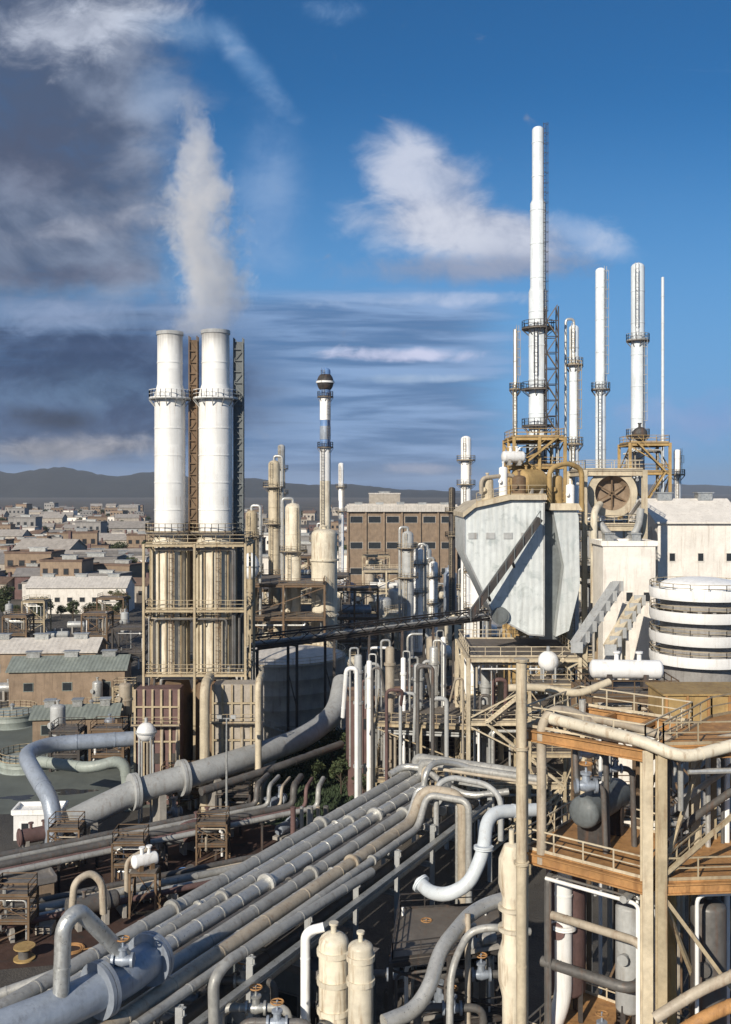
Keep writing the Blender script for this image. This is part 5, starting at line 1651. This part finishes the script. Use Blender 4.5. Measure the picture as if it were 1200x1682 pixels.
for k in range(6):
    c = a0 + d * (3 + 5.6 * k)
    t = root('pipe_trestle', 'low dark trestle under pipes before the very thick pipe, %s from the left' % ordw[k], 'pipe support', c - q * 1.5, 'low trestles')
    for s_ in (-4.3, 1.2):
        MB().ibeam(c + q * s_, c + q * s_ + Vector((0, 0, 2.8)), 0.24).build('post', 'dark_steel', t)
    MB().ibeam(c - q * 4.6 + Vector((0, 0, 2.9)), c + q * 1.5 + Vector((0, 0, 2.9)), 0.22).build('cross_beam', 'dark_steel', t)
# machinery on the red ground between the trestles and the rack
for i, (px, py, L, r, m, lab) in enumerate(((150, 1520, 4.5, 0.8, 'pipe_dark', 'dark exchanger on the red ground behind the pipe arch of the thick duct'), (285, 1405, 4.0, 0.7, 'grey_paint', 'grey exchanger on the dark ground left of the rusty red drum'),
                                           (60, 1400, 4.0, 0.8, 'wall_maroon', 'maroon exchanger among the low trestles at the left edge'), (365, 1375, 3.6, 0.6, 'blue_grey', 'blue-grey exchanger beside the rack right of the rusty red drum'))):
    c = G(px, py)
    drum_h((c.x, c.y, 1.2 + r), L, r, R(33), m, lab, 'heat_exchanger', 'exchanger', sh=1.2, flanged=True)
for i, (px, py) in enumerate(((110, 1425), (215, 1450), (350, 1415), (25, 1545))):
    c = G(px, py)
    steel_frame([(c.x - 1.6, c.y - 1.2), (c.x + 1.6, c.y - 1.2), (c.x + 1.6, c.y + 1.2), (c.x - 1.6, c.y + 1.2)], [2.2, 4.4],
                ['small brown access frame on the red ground among the low pipes', 'small brown access frame beside the tiny white drum', 'small brown access frame between the rusty red drum and the rack', 'small brown access frame at the lower left edge'][i], 'brown_steel', w=0.18, pipes=7)
# gear on the roof of the hopper house
for i, (px, py, r, h, m) in enumerate(((800, 815, 0.7, 2.6, 'beige_light'), (826, 806, 0.5, 3.4, 'white_paint'), (852, 806, 0.8, 2.4, 'brown_steel'), (915, 822, 0.6, 3.2, 'ochre'), (936, 820, 0.5, 2.2, 'white_paint'))):
    q_ = P(px, py, 113.5)
    zb = ZY(815 if i < 3 else 827, 110) + (0.02 if i else -0.5)
    drum_v((q_.x, 113.5, zb - 0.4), r, h + 0.4, m, ['beige vent drum on the hopper house roof, first from the left', 'thin white vent drum on the hopper house roof', 'brown vent drum on the hopper house roof, below the ochre drum', 'ochre vent drum on the right roof of the hopper house', 'small white vent drum at the right end of the hopper house roof'][i], legs=False, name='vent_drum', cat='vent')
pipe([P(790, 812, 112.5), P(790, 785, 112.5), P(845, 780, 114), P(845, 812, 114)], 0.25, 'pipe_beige', 'beige pipe arch on the hopper house roof', n=10, bend=0.8)
pipe([P(902, 830, 112), P(902, 770, 112), P(930, 760, 113), P(955, 770, 114), P(955, 840, 114)], 0.3, 'ochre', 'brownish yellow pipe arch between the hopper roof and the portal', n=10, bend=0.9)
# puddles on the yard
pud = MB()
for px, py, sx, sy in ((150, 1475, 2.2, 1.0), (250, 1500, 1.6, 0.7), (120, 1300, 2.6, 1.2), (30, 1310, 2.0, 1.0), (470, 1300, 1.4, 0.8), (330, 1450, 1.2, 0.6)):
    c = G(px, py)
    pts = []
    for k in range(22):
        a = 2 * math.pi * k / 22
        e = 1 + 0.25 * math.sin(3 * a + px) + 0.15 * math.sin(5 * a + py)
        pts.append((c.x + sx * e * math.cos(a), c.y + sy * e * math.sin(a), 0.018))
    pud.add(pts, [tuple(range(22))])
mat('water', (0.03, 0.032, 0.034), 0.13, var=0.1, bump=0, rnd=0, spec=0.5)
structure('puddle_water', pud, 'water')

# loose gear on the red ground
c = G(40, 1575)
t = root('cable_reel', 'wooden cable reel lying on the red ground at the lower left edge', 'cable reel', c)
for dz in (0.0, 1.0):
    MB().cyl((c.x, c.y, dz + 0.02), (c.x, c.y, dz + 0.14), 0.9, n=24).build('reel_flange', 'ochre', t)
MB().cyl((c.x, c.y, 0.14), (c.x, c.y, 1.02), 0.5, n=20).build('cable_winding', 'pipe_dark', t)
c = G(118, 1560)
hose = [(c.x + (1.1 - 0.05 * k / 6) * math.cos(k * 0.5), c.y + (1.1 - 0.05 * k / 6) * math.sin(k * 0.5), 0.07 + 0.012 * (k % 5)) for k in range(48)] + [(c.x + 3.0, c.y + 1.0, 0.07), (c.x + 4.5, c.y + 0.2, 0.07)]
tag(MB().tube(hose, 0.06, 7, 0.2).build('hose', 'rust_orange'), 'orange hose coiled on the red ground near the pipe arch', 'hose')
for i, (px, py) in enumerate(((75, 1530), (235, 1478))):
    c = G(px, py)
    t = root('pallet_stack', ['stack of timber pallets on the red ground at the lower left', 'stack of timber pallets beside the tiny white drum on its stand'][i], 'pallets', c)
    for k in range(4):
        mb = MB()
        for j in range(5):
            mb.box((c.x, c.y - 0.6 + 0.3 * j, 0.17 + 0.2 * k), (1.5, 0.2, 0.04), 0.3 * i)
        for j in (-0.65, 0, 0.65):
            mb.box((c.x + j, c.y, 0.09 + 0.2 * k), (0.12, 1.4, 0.12), 0.3 * i)
        mb.build('pallet', 'wall_beige', t)


# ------------------------------------------------------------------ plant clutter between the racks, and the far town
LAND = [(279, 'left of the twin chimneys', 240), (420, 'right of the twin chimneys', 480), (534, 'near the blue-white stack', 600), (660, 'in front of the brown hall', 745), (800, 'beside the hopper house', 950), (1050, 'near the white works', 1300)]


def where(px):
    for _, w_, lim in LAND:
        if px < lim:
            return w_
    return 'at the right edge'


USED = {}


def uniq(lab, extras):
    """a label that name_alike() completes when several things carry it"""
    USED[lab] = 1
    return lab


rg = random.Random(21)
taken = []


def free(x, y, r):
    if (x - TC.x) ** 2 + (y - TC.y) ** 2 < (13 + r) ** 2:
        return False
    px = 600 + x * F / y
    for (a, b, c_) in taken:
        if (x - a) ** 2 + (y - b) ** 2 < (r + c_) ** 2:
            return False
    return True


nm = {'white_paint': 'white', 'cream_paint': 'cream', 'beige_light': 'beige', 'grey_paint': 'grey', 'lagging': 'silvery', 'pipe_beige': 'dull beige', 'blue_grey': 'blue-grey', 'brown_steel': 'brown', 'ochre': 'ochre'}
cnt = 0
for i in range(900):
    if cnt > 120:
        break
    YY = rg.uniform(178, 360)
    px = rg.uniform(395, 1010)
    x = (px - 600) * YY / F
    if abs(YY - (196 + x * 36 / 135)) < 9 or (370 < YY) or (-25 < x < -7 and 188 < YY < 214):
        continue
    kind = rg.choice(['drum', 'drum', 'vessel', 'vessel', 'column', 'frame', 'frame', 'tank', 'shed', 'exch'])
    r = {'drum': 5, 'vessel': 2.5, 'column': 2.5, 'frame': 6.5, 'tank': 6.5, 'shed': 8, 'exch': 2}[kind]
    if not free(x, YY, r):
        continue
    taken.append((x, YY, r))
    cnt += 1
    m = rg.choice(list(nm)[:7])
    w_ = where(px)
    dist = 'nearer the camera' if YY < 230 else 'far back' if YY > 300 else 'midway back'
    ex = [dist, dist + ', one of several alike']
    if kind == 'drum':
        wd = rg.choice(['long', 'short'])
        lab = uniq('%s %s drum on saddles %s' % (wd, nm[m], w_), [dist, dist + ' beside a frame', dist + ' beside a tank', dist + ' near the road', dist + ' off the road'])
        drum_h((x, YY, 2.2 + rg.uniform(0, 3)), 8 if wd == 'long' else 4.5, rg.uniform(1.0, 1.7), R(rg.choice([0, 15, 80, 95])), m, lab, sh=1.2 + rg.uniform(0, 2), walkway=rg.random() < 0.4)
    elif kind == 'vessel':
        hh = rg.uniform(6, 15)
        wd = 'tall' if hh > 10.5 else 'squat'
        lab = uniq('%s %s upright vessel on legs %s' % (wd, nm[m], w_), [dist, dist + ' beside a frame', dist + ' beside a tank', dist + ' near the road', dist + ' off the road'])
        drum_v((x, YY, 0), rg.uniform(1.2, 2.2), hh, m, lab, belt=(0.5,), name='upright_vessel')
    elif kind == 'column':
        hh = rg.uniform(18, 34)
        lab = uniq('%s plain column with a ladder %s' % (nm[m], w_), [dist, dist + ' beside a frame', dist + ' beside a tank', dist + ' near the road', dist + ' off the road'])
        top = HZ + (H - hh) * F / YY
        column(px, top, 0, YY, rg.uniform(1.6, 2.8) * F / YY, m, lab, platforms=((top + 4 * F / YY, 0, 360), (top + 11 * F / YY, 0, 360)), pipe_side=rg.choice([-1, 1]))
    elif kind == 'frame':
        a, b = rg.uniform(4, 7), rg.uniform(3, 5)
        lv = [5 + rg.uniform(0, 1), 10 + rg.uniform(0, 2), 16 + rg.uniform(0, 3)][:rg.choice([2, 3, 3])]
        fm = rg.choice(['brown_steel', 'beige_steel', 'dark_steel', 'beige_light'])
        fw = {'brown_steel': 'brown', 'beige_steel': 'dull beige', 'dark_steel': 'dark', 'beige_light': 'pale beige'}[fm]
        lab = uniq('%s open steel frame of %d decks %s' % (fw, len(lv), w_), [dist, dist + ' beside a tank', dist + ' near the road', dist + ' off the road', dist + ' beside a drum'])
        steel_frame([(x - a, YY - b), (x + a, YY - b), (x + a, YY + b), (x - a, YY + b)], lv, lab, fm, w=0.4, mids=1, pipes=10)
        for li, z in enumerate(lv[:2]):
            mm = rg.choice(list(nm)[:7])
            lab = uniq('%s drum on %s deck of %s frame %s' % (nm[mm], ['first', 'second'][li], fw.replace('pale ', ''), w_), [dist, dist + ' near the road', dist + ' off the road', dist + ' beside a tank'])
            if lab:
                drum_h((x + rg.uniform(-1, 1), YY - b + 1.8, z + 1.9), a * 1.1, 1.0, 0, mm, lab, sh=0.8)
    elif kind == 'tank':
        lab = uniq('%s storage tank %s' % (nm[m], w_), [dist, dist + ' near the road', dist + ' off the road', dist + ' beside a frame', dist + ' beside a drum'])
        tank((x, YY, 0), rg.uniform(3, 5.5), rg.uniform(5, 9), m, lab, n=32)
    elif kind == 'shed':
        wl = rg.choice(['wall_beige', 'wall_grey', 'wall_brown', 'wall_white'])
        lab = uniq('%s plant shed with pitched roof %s' % (wl[5:], w_), [dist, dist + ' near the road', dist + ' off the road', dist + ' beside a frame', dist + ' beside a tank'])
        block((x, YY, 0), (rg.uniform(8, 14), rg.uniform(5, 8), rg.uniform(4, 8)), R(rg.choice([0, 8, 15])), wl, rg.choice(['roof_pale', 'roof_grey', 'roof_brown']), lab, 'gable', windows=(4, 1), vents=2, name='shed')
    else:
        lab = uniq('%s pipe arch on the ground %s' % (nm[m], w_), [dist, dist + ' near the road', dist + ' off the road', dist + ' beside a frame', dist + ' beside a tank'])
        hh = rg.uniform(4, 9)
        pipe([(x - 2.4, YY, 0), (x - 2.4, YY, hh), (x + 2.4, YY, hh), (x + 2.4, YY, 0)], rg.uniform(0.3, 0.6), m, lab, n=10, bend=1.5)

def name_alike():
    by = {}
    for o in COL.objects:
        if o.get('category') and o.get('label') in USED:
            by.setdefault(o['label'], []).append(o)
    for lab, os_ in by.items():
        if len(os_) > 1:
            os_.sort(key=lambda o: o.location.x / o.location.y)
            for i, o in enumerate(os_):
                o['group'] = lab + ', several'
                o['label'] = lab + ', ' + (['leftmost', 'second from left', 'third from left', 'fourth from left', 'fifth from left', 'sixth from left', 'seventh from left', 'eighth from left'][i] if i < len(os_) - 1 else 'rightmost')


# left yard clutter: frames, drums and vessels between the sheds and the warehouse
rl = random.Random(4)
for i, (px, py) in enumerate(((30, 1065), (95, 1058), (160, 1068), (205, 1052), (60, 1042), (128, 1040), (185, 1035), (15, 1034), (215, 1100), (8, 1100), (205, 1168), (95, 1250), (180, 1262), (20, 1150), (112, 1262), (206, 1195))):
    c = G(px, py)
    wl = 'in the left yard by the sheds'
    k = i % 4
    if k in (0, 2):
        fm, fw = rl.choice((('brown_steel', 'brown'), ('dark_steel', 'dark'), ('beige_steel', 'dull beige')))
        a, b = rl.uniform(2.5, 4), rl.uniform(2, 3)
        sc_ = 1.0 if py < 1150 else 0.6
        steel_frame([(c.x - a * sc_, c.y - b * sc_), (c.x + a * sc_, c.y - b * sc_), (c.x + a * sc_, c.y + b * sc_), (c.x - a * sc_, c.y + b * sc_)], [4 * sc_, rl.uniform(7, 10) * sc_], uniq('%s open frame of two decks %s' % (fw, wl), []), fm, w=0.35, pipes=12)
    elif k == 1:
        m, mw = rl.choice((('grey_paint', 'grey'), ('lagging', 'silvery'), ('wall_maroon', 'maroon')))
        drum_h((c.x, c.y, 2.4), 5, 1.0, R(rl.choice((5, 80))), m, uniq('%s drum on saddles %s' % (mw, wl), []), sh=1.4)
    else:
        m, mw = rl.choice((('grey_paint', 'grey'), ('cream_paint', 'cream'), ('pipe_beige', 'beige')))
        drum_v((c.x, c.y, 0), 1.1, rl.uniform(5, 8), m, uniq('%s upright vessel on legs %s' % (mw, wl), []), belt=(0.5,), name='upright_vessel')


name_alike()

# the far town: small blocks with roofs and windows, copied from a few built once
protos = []
for i, (wl, rf, kind, s, win, desc) in enumerate((
        ('wall_beige', 'roof_brown', 'gable', (12, 9, 6), (3, 1), 'beige house with brown pitched roof'),
        ('wall_grey', 'roof_grey', 'flat', (16, 11, 9), (4, 2), 'grey block with flat roof'),
        ('wall_brown', 'roof_brown', 'flat', (14, 10, 10), (4, 2), 'brown block with flat roof'),
        ('wall_white', 'roof_town', 'flat', (18, 11, 7), (4, 1), 'pale block with flat buff roof'),
        ('wall_beige', 'roof_town', 'gable', (20, 12, 8), (5, 1), 'beige hall with buff pitched roof'),
        ('wall_maroon', 'roof_grey', 'gable', (12, 8, 6), (3, 1), 'dark red house with grey pitched roof'))):
    protos.append((block((0, 0, 0), s, 0, wl, rf, desc, kind, windows=win, name='town_house', chimney=(kind == 'gable'), vents=1 if kind == 'flat' else 0), desc))
first = set()
n = 0
spots = []
for band in range(15):
    y0 = 345 * (1.12 ** band)
    for lo, hi, m in ((-40, 240, 12), (380, 770, 5), (1080, 1240, 2)):
        if y0 < 420 and lo > 0:
            continue
        for k in range(m):
            spots.append((lo + (hi - lo) * (k + rg.random() * 0.8) / m, y0 * rg.uniform(1.0, 1.1), band, k, m))
o12 = ordw + ['twelfth']
for px, YY, band, k_, m_ in spots:
    j = rg.randrange(6)
    p, desc = protos[j]
    zone = 'left of chimneys' if px < 240 else 'beyond brown hall' if px < 780 else 'behind white works'
    if band < 3:
        side = ('nearest', 'second', 'third')[band] + ' town row ' + zone + ', ' + o12[k_] + ' from left'
    else:
        side = ('in near town ' if band < 6 else 'in mid town ' if band < 10 else 'in farthest town ') + zone
        if px < 240:
            side += ', toward picture edge' if k_ < 4 else ', beside them' if k_ > 7 else ''
    gp = desc.split(' with ')[0] + 's ' + (side if band > 2 else 'in the near rows of the town ' + zone)
    x = (px - 600) * YY / F
    if p.name not in first:
        first.add(p.name)
        p.location = (x, YY, 0)
        p['label'] = desc + ' ' + side
        p['group'] = gp
        p.rotation_euler = (0, 0, rg.uniform(-0.3, 0.3))
        continue
    k = rg.uniform(0.8, 1.35)
    copy_tree(p, (x, YY, 0), desc + ' ' + side, gp, rg.uniform(-0.35, 0.35), (k, k, k * rg.uniform(0.8, 1.5)))

# trees
tr = [make_tree(9, 7, 'dark green tree', 'x', 1), make_tree(7, 8, 'broad dark green tree', 'x', 2), make_tree(11, 6.5, 'tall dark green tree', 'x', 3)]
tw = ['rounded dark green tree', 'broad low dark green tree', 'tall narrow dark green tree']
tf = set()


def plant(px, YY, j, place, k):
    x = (px - 600) * YY / F
    lab = tw[j] + ' ' + place
    gp = tw[j] + 's ' + place
    o = tr[j]
    if j not in tf:
        tf.add(j)
        o.location = (x, YY, 0)
        o['label'] = lab
        o['group'] = gp
    else:
        copy_tree(o, (x, YY, 0), lab, gp, rg.uniform(0, 6.28), k)


for px, YY, k in ((10, 262, 1.1), (28, 250, 0.9), (70, 268, 1.2), (100, 262, 0.9), (150, 258, 1.2), (178, 250, 1.3), (200, 262, 1.0), (-5, 236, 1.1), (12, 228, 1.0), (165, 243, 0.9), (60, 300, 1.0), (120, 296, 1.1), (195, 292, 1.0)):
    plant(px, 286 + (YY * 7) % 23, rg.randrange(3), 'between the sheds and the long pale warehouse', k * 0.65)
for px, YY, k in ((470, 146, 0.5), (505, 141, 0.62), (545, 140, 0.7), (585, 138, 0.75), (620, 133, 0.8), (640, 142, 0.7), (560, 128, 0.55), (600, 122, 0.5), (515, 131, 0.45), (635, 121, 0.5)):
    plant(px, YY, rg.randrange(2), 'in the green strip between the round tank and the rack', k)
for i in range(110):
    YY = 360 * 4.5 ** rg.random()
    plant(rg.uniform(-20, 260) if i % 3 else rg.uniform(380, 1220), YY, rg.randrange(3), 'among %s town houses %s of the chimneys' % ('nearer' if YY < 600 else 'farther', 'left' if i % 3 else 'right'), rg.uniform(0.9, 1.5))

# grass in the strip between the tank and the rack
gm = MB()
for i in range(9000):
    a, b = rg.random(), rg.random()
    x = -13 + a * 17
    y = 118 + b * 32 - a * 4
    h_ = rg.uniform(0.15, 0.5)
    q = rg.uniform(0, 6.28)
    dx, dy = math.cos(q) * 0.14, math.sin(q) * 0.14
    gm.add([(x - dx, y - dy, 0), (x + dx, y + dy, 0), (x + dy * 1.4, y - dx * 1.4, h_)], [(0, 1, 2)])
g = gm.build('grass', 'grass_mat', smooth=False)
g['kind'] = 'stuff'
structure('green_strip_ground', MB().add([(-14, 117, 0.012), (4.5, 113, 0.012), (5, 147, 0.012), (-13, 152, 0.012)], [(0, 1, 2, 3)]), 'grass_mat')

# lamps
for px, top, YY, lab in ((372, 1180, 112, 'slim yard lamp in front of the right furnace'), (560, 1120, 150, 'yard lamp at the right edge of the round tank'), (662, 990, 190, 'yard lamp beyond the pipe bridge'),
                         (30, 1080, 200, 'yard lamp by the green-roofed sheds at the left edge'), (215, 1030, 240, 'yard lamp by the trees left of the chimneys')):
    lamp(px, top, YY, lab)


# ------------------------------------------------------------------ steam from the chimneys
def plume():
    base, top = ZY(552, YC), ZY(120, YC)
    prof = [(0, 353, 40), (0.06, 338, 76), (0.2, 345, 84), (0.34, 334, 90), (0.5, 332, 86), (0.62, 328, 60), (0.75, 322, 40), (0.88, 316, 32), (1.0, 318, 28)]
    prof[0] = (0, 330, 74)
    n = 24
    vs, fs = [], []
    for t_, cx, w_ in prof:
        z = base + (top - base) * t_
        x = (cx - 600) * sC
        r = w_ * sC
        for k in range(n):
            a = 2 * math.pi * k / n
            vs.append((x + r * math.cos(a), YC + r * 0.8 * math.sin(a), z))
    for i in range(len(prof) - 1):
        for k in range(n):
            k2 = (k + 1) % n
            fs.append((i * n + k, i * n + k2, (i + 1) * n + k2, (i + 1) * n + k))
    fs.append(tuple(reversed(range(n))))
    fs.append(tuple(range((len(prof) - 1) * n, len(prof) * n)))
    m = bpy.data.materials.new('smoke')
    m.use_nodes = True
    w = NT(m.node_tree)
    pos = w.n('ShaderNodeNewGeometry').outputs['Position']
    x, y, z = w.sep(pos)
    t01 = w.rng(z, base, top, 0, 1, smooth=False)

    def curve(vals):
        o = w.n('ShaderNodeFloatCurve')
        c = o.mapping.curves[0]
        c.points[0].location = (0, vals[0][1])
        c.points[1].location = (1, vals[-1][1])
        for a, b in vals[1:-1]:
            c.points.new(a, b)
        o.mapping.update()
        w.put(o.inputs['Value'], t01)
        return o.outputs[0]
    cx = curve([(a, b / 600.0) for a, b, _ in prof])
    rr = curve([(a, c_ / 120.0) for a, _, c_ in prof])
    nz = w.n('ShaderNodeTexNoise')
    w.put(nz.inputs['Vector'], w.xyz(x, y, w.m('MULTIPLY', z, 0.6)))
    nz.inputs['Scale'].default_value = 0.16
    nz.inputs['Detail'].default_value = 2.0
    nc = w.sep(nz.outputs['Color'])
    dx = w.m('SUBTRACT', w.m('ADD', x, w.m('MULTIPLY', w.m('SUBTRACT', nc[0], 0.5), 6.0)), w.m('MULTIPLY', w.m('SUBTRACT', w.m('MULTIPLY', cx, 600.0), 600.0), sC))
    dy = w.m('ADD', w.m('SUBTRACT', y, YC), w.m('MULTIPLY', w.m('SUBTRACT', nc[1], 0.5), 5.0))
    rad = w.m('MULTIPLY', rr, 120.0 * sC)
    d = w.m('DIVIDE', w.m('SQRT', w.m('ADD', w.m('MULTIPLY', dx, dx), w.m('MULTIPLY', dy, dy))), rad)
    fine = w.noise(pos, 0.5, 7.0, 0.7, 0.8)
    big = w.noise(w.xyz(x, y, w.m('MULTIPLY', z, 0.5)), 0.2, 3.0, 0.55)
    k = w.m('SUBTRACT', w.m('ADD', w.m('MULTIPLY', w.m('SUBTRACT', fine, 0.5), 2.1), w.m('ADD', w.m('MULTIPLY', w.m('SUBTRACT', big, 0.5), 1.4), 0.76)), w.m('MULTIPLY', d, 0.95))
    den = w.rng(k, 0.02, 0.55)
    fade = w.m('MULTIPLY', w.rng(t01, 0.0, 0.28, 0.3, 1.0), w.rng(t01, 1.0, 0.72, 0.0, 1.0))
    den = w.m('MULTIPLY', w.m('MULTIPLY', den, fade), 0.30)
    pv = w.n('ShaderNodeVolumePrincipled')
    pv.inputs['Color'].default_value = (0.99, 0.99, 1.0, 1)
    pv.inputs['Anisotropy'].default_value = 0.1
    w.put(pv.inputs['Density'], den)
    w.put(w.n('ShaderNodeOutputMaterial').inputs['Volume'], pv.outputs[0])
    MATS['smoke'] = m
    o = MB().add(vs, fs).build('smoke', 'smoke')
    o['kind'] = 'stuff'
    import bmesh
    b = bmesh.new()
    b.from_mesh(o.data)
    bmesh.ops.recalc_face_normals(b, faces=b.faces)
    b.to_mesh(o.data)
    b.free()
    return o


plume()


# ------------------------------------------------------------------ the air
def haze():
    m = bpy.data.materials.new('haze')
    m.use_nodes = True
    w = NT(m.node_tree)
    pv = w.n('ShaderNodeVolumePrincipled')
    pv.inputs['Color'].default_value = (0.80, 0.88, 1.0, 1)
    pv.inputs['Density'].default_value = HAZE
    pv.inputs['Anisotropy'].default_value = 0.2
    w.put(w.n('ShaderNodeOutputMaterial').inputs['Volume'], pv.outputs[0])
    MATS['haze'] = m
    o = MB().box((0, 6000, 139), (18600, 14600, 280)).build('haze', 'haze', smooth=False)
    o['kind'] = 'stuff'


HAZE = 0.00006
haze()
